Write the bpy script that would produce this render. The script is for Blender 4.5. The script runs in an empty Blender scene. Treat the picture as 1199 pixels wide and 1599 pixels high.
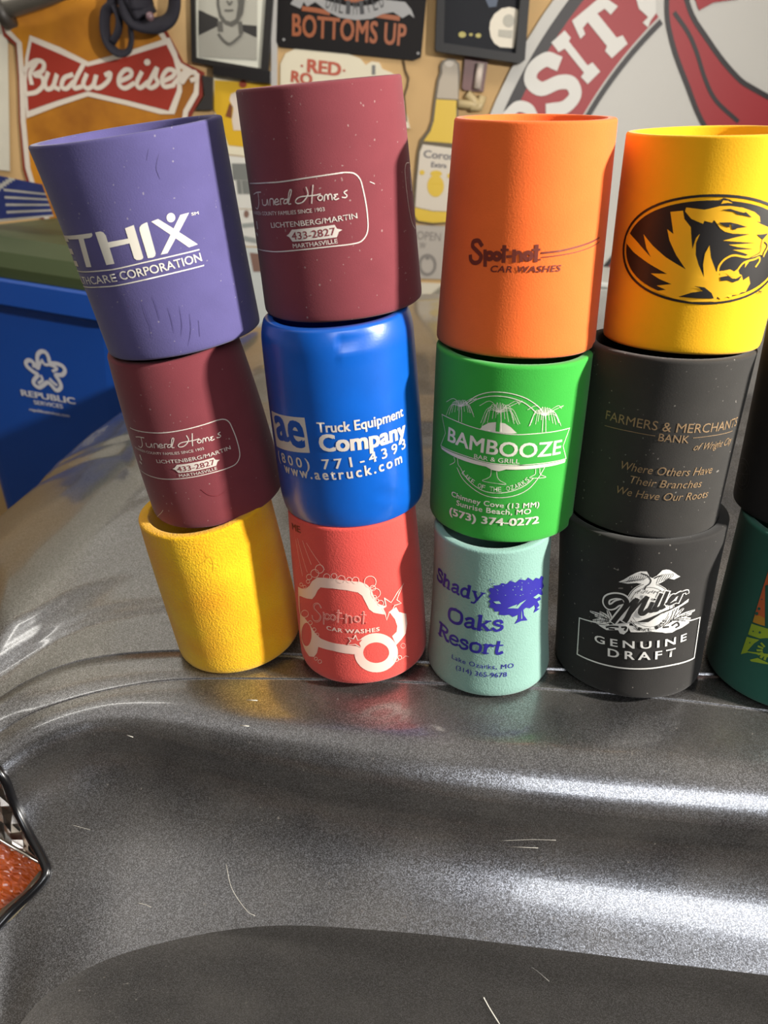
import bpy, bmesh, math, random, os
from mathutils import Vector, Matrix
from mathutils.bvhtree import BVHTree
from mathutils.geometry import tessellate_polygon
random.seed(7)
SC = bpy.context.scene
COL = SC.collection

# ------------------------------------------------------------------ camera
# "car frame": the nearly level patch of bodywork the coolers stand on; the car slopes 7.5 degrees to its nose
TILT = math.radians(7.5)
CAMZ = 1.32
PIT, ROL, FPX = 0.49058, -0.05018, 1119.35
def S2W(p):                       # car frame -> world
    ca, sa = math.cos(TILT), math.sin(TILT)
    x, y, z = p
    return Vector((x * ca - z * sa, y, x * sa + z * ca + CAMZ))
def W2S(p):
    ca, sa = math.cos(TILT), math.sin(TILT)
    x, y, z = p[0], p[1], p[2] - CAMZ
    return Vector((x * ca + z * sa, y, -x * sa + z * ca))
def S2Wv(v):
    return S2W(v) - S2W((0, 0, 0))
Fs = Vector((0, math.cos(PIT), -math.sin(PIT))); R0 = Vector((1, 0, 0)); U0 = R0.cross(Fs)
Rs = math.cos(ROL) * R0 + math.sin(ROL) * U0; Us = -math.sin(ROL) * R0 + math.cos(ROL) * U0
def sray(px, py):                 # ray through an image point, car frame
    return Fs + Rs * ((px - 599.5) / FPX) - Us * ((py - 799.5) / FPX)
def wray(px, py):
    return S2Wv(sray(px, py))
cam_d = bpy.data.cameras.new('camera'); cam = bpy.data.objects.new('camera', cam_d); COL.objects.link(cam)
cam_d.sensor_fit = 'VERTICAL'; cam_d.sensor_height = 7.3; cam_d.lens = 7.3 * FPX / 1599.0
cam_d.clip_start = 0.01; cam_d.clip_end = 50
cam_d.dof.use_dof = True; cam_d.dof.focus_distance = 0.40; cam_d.dof.aperture_fstop = cam_d.lens / 2.1
rw, uw, fw = S2Wv(Rs), S2Wv(Us), S2Wv(Fs)
cam.matrix_world = Matrix(((rw.x, uw.x, -fw.x, 0), (rw.y, uw.y, -fw.y, 0), (rw.z, uw.z, -fw.z, CAMZ), (0, 0, 0, 1)))
SC.camera = cam

# ------------------------------------------------------------------ light and exposure
SC.view_settings.view_transform = 'Standard'; SC.view_settings.look = 'None'
SC.view_settings.gamma = 1.0; SC.view_settings.use_curve_mapping = False
SC.view_settings.exposure = 0.0
W = bpy.data.worlds.new('world'); SC.world = W; W.use_nodes = True
W.node_tree.nodes['Background'].inputs[0].default_value = (0.9, 0.92, 1.0, 1); W.node_tree.nodes['Background'].inputs[1].default_value = 0.02
def area(name, loc, target, sx, sy, power, color, spread=180):
    d = bpy.data.lights.new(name, 'AREA'); d.shape = 'RECTANGLE'; d.size = sx; d.size_y = sy; d.energy = power; d.color = color
    d.spread = math.radians(spread)
    o = bpy.data.objects.new(name, d); COL.objects.link(o); o.location = loc
    o.rotation_euler = (Vector(target) - Vector(loc)).to_track_quat('-Z', 'Y').to_euler()
    return o
FOC = S2W((0.06, 0.37, -0.2))
KEYDIR = S2Wv(Vector((0.83, -0.39, 0.43)).normalized())
area('work_light', FOC + KEYDIR * 1.3, FOC, 0.08, 0.06, 46, (1.0, 0.95, 0.88))
area('front_light', S2W((0.40, -1.00, 0.62)), S2W((0.15, 0.28, -0.25)), 1.0, 0.45, 9.5, (0.93, 0.96, 1.0))
area('ceiling_uplight', (-1.3, 0.1, 1.95), (-1.1, 0.2, 2.7), 1.2, 0.6, 10, (0.97, 0.96, 1.0))  # added fill, bounced off the ceiling to soften the shade
area('ceiling_tube_rear', (0.2, 1.0, 2.62), (0.2, 2.0, 1.3), 1.6, 0.3, 8, (1.0, 0.90, 0.76))  # added fill that brightens the back wall
area('ceiling_tube_left', (-1.7, 1.2, 2.62), (-1.7, 2.0, 1.9), 1.4, 0.2, 14, (1.0, 0.97, 0.90))  # added fill on the upper left wall, brightens its reflection in the hood

# ------------------------------------------------------------------ helpers
def srgb(r, g, b):
    f = lambda c: (c / 255 / 12.92) if c / 255 <= 0.04045 else ((c / 255 + 0.055) / 1.055) ** 2.4
    return (f(r), f(g), f(b), 1)
MATS = {}
def mat(name, rgb, rough=0.6, metal=0.0, coat=0.0, coat_rough=0.03, bump=None, var=0.0, var_scale=20, spec=0.5, rgb2=None, trans=0.0, emit=0.0):
    if name in MATS: return MATS[name]
    m = bpy.data.materials.new(name); m.use_nodes = True; nt = m.node_tree; b = nt.nodes['Principled BSDF']
    c = srgb(*rgb)
    b.inputs['Base Color'].default_value = c; b.inputs['Roughness'].default_value = rough; b.inputs['Metallic'].default_value = metal
    b.inputs['Coat Weight'].default_value = coat; b.inputs['Coat Roughness'].default_value = coat_rough
    b.inputs['Specular IOR Level'].default_value = spec; b.inputs['Transmission Weight'].default_value = trans
    tc = nt.nodes.new('ShaderNodeTexCoord')
    if var > 0 or rgb2:
        n = nt.nodes.new('ShaderNodeTexNoise'); n.inputs['Scale'].default_value = var_scale; n.inputs['Detail'].default_value = 4
        nt.links.new(tc.outputs['Object'], n.inputs['Vector'])
        r = nt.nodes.new('ShaderNodeMix'); r.data_type = 'RGBA'
        c2 = srgb(*rgb2) if rgb2 else tuple(min(1, v * (1 + var)) for v in c[:3]) + (1,)
        c1 = c if rgb2 else tuple(v * (1 - var) for v in c[:3]) + (1,)
        mr = nt.nodes.new('ShaderNodeMapRange'); mr.inputs[1].default_value = 0.35; mr.inputs[2].default_value = 0.65
        nt.links.new(n.outputs['Fac'], mr.inputs[0]); nt.links.new(mr.outputs[0], r.inputs[0])
        r.inputs[6].default_value = c1; r.inputs[7].default_value = c2
        nt.links.new(r.outputs[2], b.inputs['Base Color'])
    if bump:
        sc, st, dist = bump
        n = nt.nodes.new('ShaderNodeTexNoise'); n.inputs['Scale'].default_value = sc; n.inputs['Detail'].default_value = 3
        nt.links.new(tc.outputs['Object'], n.inputs['Vector'])
        bp = nt.nodes.new('ShaderNodeBump'); bp.inputs['Strength'].default_value = st; bp.inputs['Distance'].default_value = dist
        nt.links.new(n.outputs['Fac'], bp.inputs['Height']); nt.links.new(bp.outputs[0], b.inputs['Normal'])
    MATS[name] = m
    return m
def tag(o, label=None, cat=None, group=None, kind=None):
    if label: o['label'] = label
    if cat: o['category'] = cat
    if group: o['group'] = group
    if kind: o['kind'] = kind
    return o
def empty(name, loc=(0, 0, 0), mtx=None):
    o = bpy.data.objects.new(name, None); COL.objects.link(o); o.empty_display_size = 0.02
    if mtx is not None: o.matrix_world = mtx
    else: o.location = loc
    return o
def link(name, bm, m, parent=None, smooth=False, mw=None):
    me = bpy.data.meshes.new(name); bm.normal_update(); bm.to_mesh(me); bm.free()
    for mm in (m if isinstance(m, (list, tuple)) else [m]): me.materials.append(mm)
    if smooth:
        for p in me.polygons: p.use_smooth = True
    o = bpy.data.objects.new(name, me); COL.objects.link(o)
    if mw is not None: o.matrix_world = mw
    if parent: o.parent = parent
    return o
def box_bm(lo, hi, bev=0.0, bm=None):
    bm2 = bmesh.new(); bmesh.ops.create_cube(bm2, size=1)
    lo, hi = Vector(lo), Vector(hi)
    for v in bm2.verts: v.co = Vector(((lo + hi)[i] / 2 + v.co[i] * (hi - lo)[i] for i in range(3)))
    if bev: bmesh.ops.bevel(bm2, geom=bm2.edges[:], offset=bev, segments=2, affect='EDGES', profile=0.7)
    if bm is None: return bm2
    me = bpy.data.meshes.new('t'); bm2.to_mesh(me); bm.from_mesh(me); bpy.data.meshes.remove(me); bm2.free(); return bm
def catmull(pts, n=8, closed=False):
    P = [Vector(p) for p in pts]; N = len(P); out = []
    if N < 3 and not closed: return P
    rng = range(N if closed else N - 1)
    for i in rng:
        if closed: a, b, c, d = P[(i - 1) % N], P[i], P[(i + 1) % N], P[(i + 2) % N]
        else:
            b, c = P[i], P[i + 1]; a = P[i - 1] if i > 0 else b * 2 - c; d = P[i + 2] if i + 2 < N else c * 2 - b
        for k in range(n):
            t = k / n
            out.append(0.5 * ((2 * b) + (c - a) * t + (2 * a - 5 * b + 4 * c - d) * t * t + (3 * b - a - 3 * c + d) * t ** 3))
    if not closed: out.append(P[-1])
    return out
def tube_bm(pts, r, seg=10, bm=None, flat=1.0, closed=False):
    bm = bm or bmesh.new(); rings = []; n = len(pts); prev = None
    for i, p in enumerate(pts):
        p = Vector(p)
        a = Vector(pts[(i - 1) % n] if (i > 0 or closed) else pts[i]); b = Vector(pts[(i + 1) % n] if (i < n - 1 or closed) else pts[i])
        t = (b - a).normalized()
        u = prev - t * prev.dot(t) if prev is not None else t.orthogonal()
        u.normalize(); prev = u; v = t.cross(u)
        rr = r[i] if isinstance(r, (list, tuple)) else r
        rings.append([bm.verts.new(p + (u * math.cos(2 * math.pi * k / seg) + v * math.sin(2 * math.pi * k / seg) * flat) * rr) for k in range(seg)])
    m = n if closed else n - 1
    for i in range(m):
        A, B = rings[i], rings[(i + 1) % n]
        for k in range(seg): bm.faces.new((A[k], A[(k + 1) % seg], B[(k + 1) % seg], B[k]))
    if not closed:
        bm.faces.new(rings[0][::-1]); bm.faces.new(rings[-1])
    return bm
# --- text outlines -------------------------------------------------------
FONTS = {}
def font(key):
    if key in FONTS: return FONTS[key]
    f = None
    if key == 'inter':
        try:
            f = bpy.data.fonts.load(os.path.join(bpy.utils.system_resource('DATAFILES'), 'fonts', 'Inter.woff2'))
        except Exception: f = None
    FONTS[key] = f
    return f
TC = {}
def text_tris(s, bold=0.0, space=1.0, fkey=None):
    """triangles of a string at size 1, (verts, faces, xmin, xmax, capheight)"""
    k = (s, bold, space, fkey)
    if k in TC: return TC[k]
    def get(st, off=0.0):
        cu = bpy.data.curves.new('txt', 'FONT'); cu.body = st; cu.size = 1.0; cu.offset = off; cu.space_character = space; cu.resolution_u = 3
        f = font(fkey) if fkey else None
        if f: cu.font = f
        o = bpy.data.objects.new('txt', cu); COL.objects.link(o)
        dg = bpy.context.evaluated_depsgraph_get(); dg.update()
        me = o.evaluated_get(dg).to_mesh()
        vs = [(v.co.x, v.co.y) for v in me.vertices]; fs = [tuple(p.vertices) for p in me.polygons]
        o.evaluated_get(dg).to_mesh_clear(); bpy.data.objects.remove(o); bpy.data.curves.remove(cu)
        return vs, fs
    vs, fs = get(s, bold)
    if ('cap', fkey) not in TC:
        h, _ = get('H'); TC[('cap', fkey)] = max(v[1] for v in h)
    r = (vs, fs, min(v[0] for v in vs), max(v[0] for v in vs), TC[('cap', fkey)])
    TC[k] = r
    return r
# --- surfaces that print can lie on --------------------------------------
class Plane:
    def __init__(s, origin, ex, ey, n): s.o, s.ex, s.ey, s.n = Vector(origin), Vector(ex), Vector(ey), Vector(n); s.step = None
    def uv(s, p):
        d = wray(*p); o = Vector((0, 0, CAMZ)); t = (s.o - o).dot(s.n) / d.dot(s.n); q = o + d * t - s.o
        return Vector((q.dot(s.ex), q.dot(s.ey)))
    def pos(s, u, v, off): return s.o + s.ex * u + s.ey * v + s.n * off
class Decal:
    """flat print: 2-D shapes in surface coordinates, cut fine enough to follow a curved surface"""
    def __init__(s, surf, layer0=0.00018, dl=0.00012): s.S = surf; s.items = []; s.l0 = layer0; s.dl = dl
    def px(s, pts): return [s.S.uv(p) for p in pts]
    def add(s, vs, fs, mi, layer): s.items.append((vs, fs, mi, layer))
    def poly(s, pts, mi=0, layer=0, uv=False, smooth=0, holes=()):
        P = list(pts) if uv else s.px(pts)
        if smooth: P = catmull([Vector((p[0], p[1], 0)) for p in P], smooth, True)
        loops = [[Vector((p[0], p[1], 0)) for p in P]]
        for h in holes: loops.append([Vector((p[0], p[1], 0)) for p in (h if uv else s.px(h))])
        tr = tessellate_polygon(loops); flat = [v for l in loops for v in l]
        s.add([(v.x, v.y) for v in flat], [tuple(t) for t in tr], mi, layer)
    def stroke(s, pts, w, mi=0, layer=0, uv=False, smooth=5, closed=False, taper=False):
        """w in metres on the surface"""
        P = list(pts) if uv else s.px(pts)
        P = [Vector((p[0], p[1], 0)) for p in P]
        if smooth and len(P) > 2: P = catmull(P, smooth, closed)
        n = len(P); vs = []; fs = []
        for i, p in enumerate(P):
            a = P[(i - 1) % n] if (i > 0 or closed) else P[i]; b = P[(i + 1) % n] if (i < n - 1 or closed) else P[i]
            t = (b - a)
            if t.length < 1e-9: t = Vector((1, 0, 0))
            t.normalize(); nn = Vector((-t.y, t.x, 0)); ww = w
            if taper: ww = w * (0.35 + 0.65 * math.sin(math.pi * (i + 0.5) / n))
            if not closed and not taper:
                if i == 0: p = p - t * w * 0.35
                if i == n - 1: p = p + t * w * 0.35
            vs += [tuple((p + nn * ww / 2)[:2]), tuple((p - nn * ww / 2)[:2])]
        m = n if closed else n - 1
        for i in range(m):
            j = (i + 1) % n; fs.append((2 * i, 2 * i + 1, 2 * j + 1, 2 * j))
        s.add(vs, fs, mi, layer)
    def ell(s, c, rx, ry, mi=0, layer=0, w=None, uv=False, n=28, a0=0, a1=360):
        """rx, ry in image points around c (or surface units if uv)"""
        pts = [(c[0] + rx * math.cos(math.radians(a0 + (a1 - a0) * k / n)), c[1] + ry * math.sin(math.radians(a0 + (a1 - a0) * k / n))) for k in range(n if a1 - a0 == 360 else n + 1)]
        if w: s.stroke(pts, w, mi, layer, uv=uv, smooth=0, closed=(a1 - a0 == 360))
        else: s.poly(pts, mi, layer, uv=uv)
    def text(s, st, pL, pR, top, mi=0, layer=0, bold=0.0, shear=0.0, space=1.0, pre='', fkey=None, uv=False, vfit=False):
        a, b, c = (pL, pR, top) if uv else (s.S.uv(pL), s.S.uv(pR), s.S.uv(top))
        a, b = Vector(a[:2]), Vector(b[:2]); h = abs(c[1] - a[1])
        vs, fs, x0, x1, cap = text_tris(pre + st, 0.0, space, fkey)
        if pre:
            _, _, y0, y1, _ = text_tris(st, 0.0, space, fkey); x0 = x1 - (y1 - y0)
        if vfit: cap = max(v[1] for v in vs); 
        d = (b - a); L = d.length; d.normalize(); up = Vector((-d.y, d.x)); kx = L / (x1 - x0); ky = h / cap
        for bx, by in (((0, 0),) if bold <= .003 else ((-1, -1), (1, -1), (-1, 1), (1, 1))):
            out = []
            for x, y in vs:
                X, Y = x + bx * bold * .85, y + by * bold * .5
                q = a + d * ((X - x0) * kx + Y * ky * shear) + up * (Y * ky); out.append((q.x, q.y))
            s.add(out, fs, mi, layer)
    def arc(s, st, pts, h, mi=0, layer=0, bold=0.0, wf=0.8):
        P = catmull([Vector((p[0], p[1], 0)) for p in s.px(pts)], 8); L = [0]
        for i in range(1, len(P)): L.append(L[-1] + (P[i] - P[i - 1]).length)
        n = len(st)
        for k, ch in enumerate(st):
            if ch == ' ': continue
            q = (k + 0.5) / n * L[-1]; i = max(j for j in range(len(L) - 1) if L[j] <= q)
            t = (P[i + 1] - P[i]).normalized(); c = P[i] + t * (q - L[i]); w = L[-1] / n * wf
            s.text(ch, (c - t * w / 2), (c + t * w / 2), (c + Vector((0, h, 0)))[:2], mi, layer, bold, uv=True) if abs(t.y) < 1e-6 else s._ch(ch, c, t, w, h, mi, layer, bold)
    def _ch(s, ch, c, t, w, h, mi, layer, bold):
        vs, fs, x0, x1, cap = text_tris(ch, 0.0); up = Vector((-t.y, t.x, 0)); out = []
        for x, y in vs:
            q = c + t * ((x - x0) / (x1 - x0) - 0.5) * w + up * (y / cap * h); out.append((q.x, q.y))
        s.add(out, fs, mi, layer)
    def build(s, name, mats, parent=None):
        bm = bmesh.new()
        for ii, (vs, fs, mi, layer) in enumerate(s.items):
            b2 = bmesh.new(); V = [b2.verts.new((x, y, 0)) for x, y in vs]
            for f in fs:
                try: b2.faces.new([V[i] for i in f])
                except ValueError: pass
            if s.S.step:
                xs = [v[0] for v in vs]; k = math.ceil(min(xs) / s.S.step)
                while k * s.S.step < max(xs):
                    bmesh.ops.bisect_plane(b2, geom=b2.verts[:] + b2.edges[:] + b2.faces[:], plane_co=(k * s.S.step, 0, 0), plane_no=(1, 0, 0)); k += 1
            off = s.l0 + s.dl * (layer + .8 * ii / len(s.items))
            nv = max(1, len(b2.verts)); vm = {v: bm.verts.new(s.S.pos(v.co.x, v.co.y, off + s.dl * .35 * k2 / nv)) for k2, v in enumerate(b2.verts)}
            for f in b2.faces:
                try: nf = bm.faces.new([vm[v] for v in f.verts]); nf.material_index = mi
                except ValueError: pass
            b2.free()
        return link(name, bm, mats, parent, isinstance(s.S, Cooler))
def Z(ox, oy, s): return lambda pts: [(ox + p[0] / s, oy + p[1] / s) for p in pts] if isinstance(pts, list) else (ox + pts[0] / s, oy + pts[1] / s)

# ------------------------------------------------------------------ room
WY = 2.0
m_wall = mat('tan_wall_paint', (196, 162, 112), 0.75, var=0.08, var_scale=3)
m_ceil = mat('ceiling_white', (205, 203, 196), 0.8, var=0.05, var_scale=1.5)
m_floor = mat('concrete', (112, 108, 102), 0.7, var=0.2, var_scale=5)
def struct(name, lo, hi, m): return tag(link(name, box_bm(lo, hi), m), kind='structure')
struct('floor', (-3.1, -3.1, -0.1), (3.1, 2.1, 0), m_floor)
struct('ceiling', (-3.1, -3.1, 2.7), (3.1, 2.1, 2.8), m_ceil)
struct('wall_back', (-3.1, WY, 0), (3.1, 2.1, 2.7), m_wall)
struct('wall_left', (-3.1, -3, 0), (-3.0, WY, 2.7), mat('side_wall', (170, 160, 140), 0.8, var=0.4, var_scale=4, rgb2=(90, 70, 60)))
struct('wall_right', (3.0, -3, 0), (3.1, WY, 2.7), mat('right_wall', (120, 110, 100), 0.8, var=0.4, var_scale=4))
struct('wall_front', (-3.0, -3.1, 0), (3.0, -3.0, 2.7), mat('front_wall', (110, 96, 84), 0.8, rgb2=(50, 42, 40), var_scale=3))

# ------------------------------------------------------------------ car body
def paint_material():
    m = bpy.data.materials.new('grey_metallic_paint'); m.use_nodes = True; nt = m.node_tree; b = nt.nodes['Principled BSDF']
    tc = nt.nodes.new('ShaderNodeTexCoord'); N = nt.nodes.new; L = nt.links.new
    vo = N('ShaderNodeTexVoronoi'); vo.inputs['Scale'].default_value = 2500; L(tc.outputs['Object'], vo.inputs['Vector'])
    sep = N('ShaderNodeSeparateColor'); L(vo.outputs['Color'], sep.inputs[0])
    ramp = N('ShaderNodeValToRGB'); ramp.color_ramp.elements[0].color = (0.115, 0.116, 0.124, 1); ramp.color_ramp.elements[1].color = (0.39, 0.40, 0.43, 1)
    ramp.color_ramp.elements[0].position = 0.35; ramp.color_ramp.elements[1].position = 1.0
    L(sep.outputs[0], ramp.inputs[0])
    # dust film and small specks of dirt
    n1 = N('ShaderNodeTexNoise'); n1.inputs['Scale'].default_value = 26; n1.inputs['Detail'].default_value = 6; L(tc.outputs['Object'], n1.inputs['Vector'])
    n2 = N('ShaderNodeTexNoise'); n2.inputs['Scale'].default_value = 420; n2.inputs['Detail'].default_value = 2; L(tc.outputs['Object'], n2.inputs['Vector'])
    sp = N('ShaderNodeMapRange'); sp.inputs[1].default_value = 0.70; sp.inputs[2].default_value = 0.76; L(n2.outputs['Fac'], sp.inputs[0])
    df = N('ShaderNodeMapRange'); df.inputs[1].default_value = 0.35; df.inputs[2].default_value = 0.8; df.inputs[3].default_value = 0.03; df.inputs[4].default_value = 0.13; L(n1.outputs['Fac'], df.inputs[0])
    mx = N('ShaderNodeMath'); mx.operation = 'MAXIMUM'; sc = N('ShaderNodeMath'); sc.operation = 'MULTIPLY'; sc.inputs[1].default_value = 0.35
    L(sp.outputs[0], sc.inputs[0]); L(sc.outputs[0], mx.inputs[0]); L(df.outputs[0], mx.inputs[1])
    b.inputs['Metallic'].default_value = 0.95; b.inputs['Roughness'].default_value = 0.30
    L(ramp.outputs[0], b.inputs['Base Color'])
    nv = N('ShaderNodeVectorMath'); nv.operation = 'SUBTRACT'; nv.inputs[1].default_value = (0.5, 0.5, 0.5); L(vo.outputs['Color'], nv.inputs[0])
    ns = N('ShaderNodeVectorMath'); ns.operation = 'SCALE'; ns.inputs['Scale'].default_value = 0.08; L(nv.outputs[0], ns.inputs[0])
    g = N('ShaderNodeNewGeometry'); ad = N('ShaderNodeVectorMath'); ad.operation = 'ADD'; L(g.outputs['Normal'], ad.inputs[0]); L(ns.outputs[0], ad.inputs[1])
    nm = N('ShaderNodeVectorMath'); nm.operation = 'NORMALIZE'; L(ad.outputs[0], nm.inputs[0]); L(nm.outputs[0], b.inputs['Normal'])
    b.inputs['Coat Weight'].default_value = 0.75; b.inputs['Coat Roughness'].default_value = 0.08; b.inputs['Coat IOR'].default_value = 1.6
    dust = N('ShaderNodeBsdfDiffuse'); dust.inputs[0].default_value = (0.34, 0.31, 0.27, 1)
    ms = N('ShaderNodeMixShader'); L(mx.outputs[0], ms.inputs[0]); L(b.outputs[0], ms.inputs[1]); L(dust.outputs[0], ms.inputs[2])
    L(ms.outputs[0], nt.nodes['Material Output'].inputs[0])
    return m
m_paint = paint_material()
m_blackrub = mat('black_rubber', (14, 14, 16), 0.25, coat=0.4)
ZP = -0.297
CX = Vector((0.972, -0.234, 0)).normalized(); CY = Vector((0.234, 0.972, 0)).normalized()
def zpt(px, py, z): d = sray(px, py); return d * (z / d.z)
gap_px = [(-140, 1190), (0, 1088), (110, 1036), (250, 1018), (420, 1021), (640, 1034), (860, 1046), (1045, 1052), (1199, 1058), (1420, 1068)]
gap_z = [-.325, -.308, -.300, -.2985, -.2982] + [-.298] * 5
A_px = [(-160, 1265), (0, 1140), (105, 1092), (250, 1062), (420, 1058), (640, 1064), (860, 1075), (1045, 1090), (1199, 1108), (1420, 1132)]
A_z = [-.332, -.3125, -.3025, -.2995, -.299] + [-.2987] * 5
B_px = [(-170, 1375), (0, 1225), (95, 1160), (200, 1144), (400, 1190), (640, 1235), (860, 1264), (1045, 1282), (1199, 1297), (1420, 1322)]
B_z = [-.352, -.328, -.314, -.312, -.319, -.323, -.325, -.325, -.325, -.325]
C_px = [(-120, 1760), (0, 1640), (70, 1556), (190, 1490), (400, 1447), (620, 1455), (860, 1482), (1045, 1505), (1199, 1523), (1420, 1552)]
C_z = [-.425, -.408, -.396, -.385] + [-.381] * 6
fracAB = [(0.0, 0.0), (.03, .045), (.35, .09), (.62, .20), (.80, .40), (.92, .68), (.975, .88), (1, 1)]
fracBC = [(.03, .20), (.11, .36), (.24, .52), (.42, .68), (.68, .84), (1, 1)]
cols = []
for i in range(len(gap_px)):
    g = zpt(*gap_px[i], gap_z[i]); a = zpt(*A_px[i], A_z[i]); b = zpt(*B_px[i], B_z[i]); c = zpt(*C_px[i], C_z[i])
    lip = [g + Vector((0, .0004, -.014)), g + Vector((0, .0003, -.0008)), g + Vector((0, -.0004, 0))]
    colp = lip + [g.lerp(a, .3), g.lerp(a, .7)]
    colp[3].z += .0003; colp[4].z += .0006
    for fy, fz in fracAB: p = a.lerp(b, fy); p.z = a.z + (b.z - a.z) * fz; colp.append(p)
    for fy, fz in fracBC: p = b.lerp(c, fy); p.z = b.z + (c.z - b.z) * fz; colp.append(p)
    colp += [c + Vector((0, .004, -.002)), c + Vector((0, .010, -.006)), c + Vector((0, .013, -.03)), c + Vector((0, .008, -.11)), c + Vector((0, .0, -.3)), c + Vector((0, .02, -.55))]
    cols.append(colp)
def ext(col, f): return [f(p, k) for k, p in enumerate(col)]
cols = [ext(cols[0], lambda p, k: p + Vector((-.09, .30 + .004 * k, -.22))), ext(cols[0], lambda p, k: p + Vector((-.055, .10, -.06)))] + cols + \
       [ext(cols[-1], lambda p, k: p + Vector((.35, -.084, .0))), ext(cols[-1], lambda p, k: p + Vector((.8, -.192, .0)))]
NR = len(cols[0]); SUB = 9
rows = []
for r in range(NR):
    base = [c[r] for c in cols]
    rows.append(catmull(base, SUB))
# row-wise refinement inside smooth stretches
IB = 3 + 2 + len(fracAB) - 1; IC = IB + len(fracBC)
fine = []; sharp_rows = set()
def refine(lo, hi, n):
    seg = [[rows[r][c] for r in range(lo, hi + 1)] for c in range(len(rows[0]))]
    cs = [catmull(s, n) for s in seg]; m = len(cs[0])
    return [[cs[c][k] for c in range(len(cs))] for k in range(m)]
for lo, hi, n in ((0, 3, 1), (3, IB, 4), (IB, IC, 4), (IC, NR - 1, 3)):
    blk = refine(lo, hi, n)
    if fine: sharp_rows.add(len(fine) - 1); blk = blk[1:]
    fine += blk
sharp_rows = sorted(sharp_rows)[1:]
bm = bmesh.new(); V = [[bm.verts.new(S2W(p)) for p in row] for row in fine]
for r in range(len(V) - 1):
    for c in range(len(V[0]) - 1): bm.faces.new((V[r][c], V[r + 1][c], V[r + 1][c + 1], V[r][c + 1]))
for r in sharp_rows:
    for c in range(len(V[0]) - 1):
        e = bm.edges.get((V[r][c], V[r][c + 1]))
        if e: e.smooth = False
bm.normal_update()
bvh_f = BVHTree.FromBMesh(bm)
# opening for the head lamp
lamp_px = [(-170, 1120), (-60, 1160), (0, 1205), (20, 1250), (45, 1300), (66, 1338), (74, 1362), (60, 1385), (25, 1418), (-20, 1462), (-90, 1520), (-200, 1560)]
cam_o = Vector((0, 0, CAMZ))
def on_fender(px, py, off=0.0):
    d = wray(px, py).normalized(); h = bvh_f.ray_cast(cam_o, d)
    if h[0] is None: h = bvh_f.find_nearest(cam_o + d * 0.5)
    n = h[1]; n = n if n.dot(d) < 0 else -n
    return h[0] + n * off, n
def inside(p, poly):
    x, y = p; c = False; n = len(poly)
    for i in range(n):
        (x1, y1), (x2, y2) = poly[i], poly[(i + 1) % n]
        if (y1 > y) != (y2 > y) and x < (x2 - x1) * (y - y1) / (y2 - y1) + x1: c = not c
    return c
def to_px(w):
    s = W2S(w); z = s.dot(Fs); return (599.5 + FPX * s.dot(Rs) / z, 799.5 - FPX * s.dot(Us) / z)
kill = [f for f in bm.faces if inside(to_px(f.calc_center_median()), lamp_px) and (f.calc_center_median() - cam_o).length < 0.75]
bmesh.ops.delete(bm, geom=kill, context='FACES')
car = empty('car', S2W((0.2, 0.8, -0.4)))
tag(car, 'dark grey metallic car front with the foam can coolers standing on its fender edge', 'car')
MI = Matrix.Translation(-car.location)
def carpart(name, bm, m, smooth=True, parent=None):
    bmesh.ops.transform(bm, matrix=MI, verts=bm.verts[:])
    return link(name, bm, m, parent or car, smooth)
fender = carpart('fender', bm, m_paint)
# hood: sheet behind the shut line, crowned across, falling over at the nose
gapS = [W2S(S2W(p)) for p in catmull([c[2] for c in cols[1:]], SUB)]
gab = sorted([(p.dot(CX), p.dot(CY), p.z) for p in gapS])
def gap_at(a):
    if a <= gab[0][0]: return gab[0][1] + (gab[0][0] - a) * 0.1, gab[0][2]
    for k in range(len(gab) - 1):
        if gab[k][0] <= a <= gab[k + 1][0]:
            t = (a - gab[k][0]) / (gab[k + 1][0] - gab[k][0] + 1e-9); return gab[k][1] * (1 - t) + gab[k + 1][1] * t, gab[k][2] * (1 - t) + gab[k + 1][2] * t
    return gab[-1][1], gab[-1][2]
crown = [(0, 0), (.0004, 0), (.02, .0001), (.040, .0003), (.052, .0016), (.066, .0030), (.085, .0040), (.115, .0065), (.15, .0095), (.25, .0165), (.30, .0200), (.325, .0255), (.345, .0295), (.42, .036), (.6, .042), (.75, .042), (.9, .036), (1.0, .028), (1.04, .020), (1.07, .004), (1.08, -.03), (1.085, -.15)]
def crown_z(s):
    for k in range(len(crown) - 1):
        if crown[k][0] <= s <= crown[k + 1][0]:
            t = (s - crown[k][0]) / (crown[k + 1][0] - crown[k][0]); t = t * t * (3 - 2 * t) * 0.5 + t * 0.5
            return crown[k][1] * (1 - t) + crown[k + 1][1] * t
    return crown[-1][1]
bm = bmesh.new(); HV = []
A0, A1, NA, = -0.66, 1.15, 110
svals = []
for k in range(len(crown) - 1):
    nn = 3 if crown[k + 1][0] < 0.2 else 6
    svals += [crown[k][0] + (crown[k + 1][0] - crown[k][0]) * j / nn for j in range(nn)]
svals.append(crown[-1][0])
hood_as = [A0 + (A1 - A0) * (k / NA) ** 1.25 for k in range(NA + 1)]
for a in hood_as:
    gb, gz = gap_at(a); rowv = []
    gz_flat = max(gz, -.3035)
    drop = 0.0
    if a < -.30: drop = ((-.30 - a) / .24) ** 2.2 * .055
    if a < -.56: drop += ((-.56 - a) / .10) ** 1.5 * .20
    aa = a if a > -.56 else -.56 + (a + .56) * .35
    for k, s in enumerate(svals):
        w = min(1, s / .10); z = gz * (1 - w) + ZP * w
        z = z + crown_z(s) - drop * (w if a > -.56 else 1)
        dz = -.014 if k == 0 else 0
        p = CX * aa + CY * (gb + .0022 + s * 0.985); p.z = z + dz; rowv.append(bm.verts.new(S2W(p)))
    HV.append(rowv)
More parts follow.
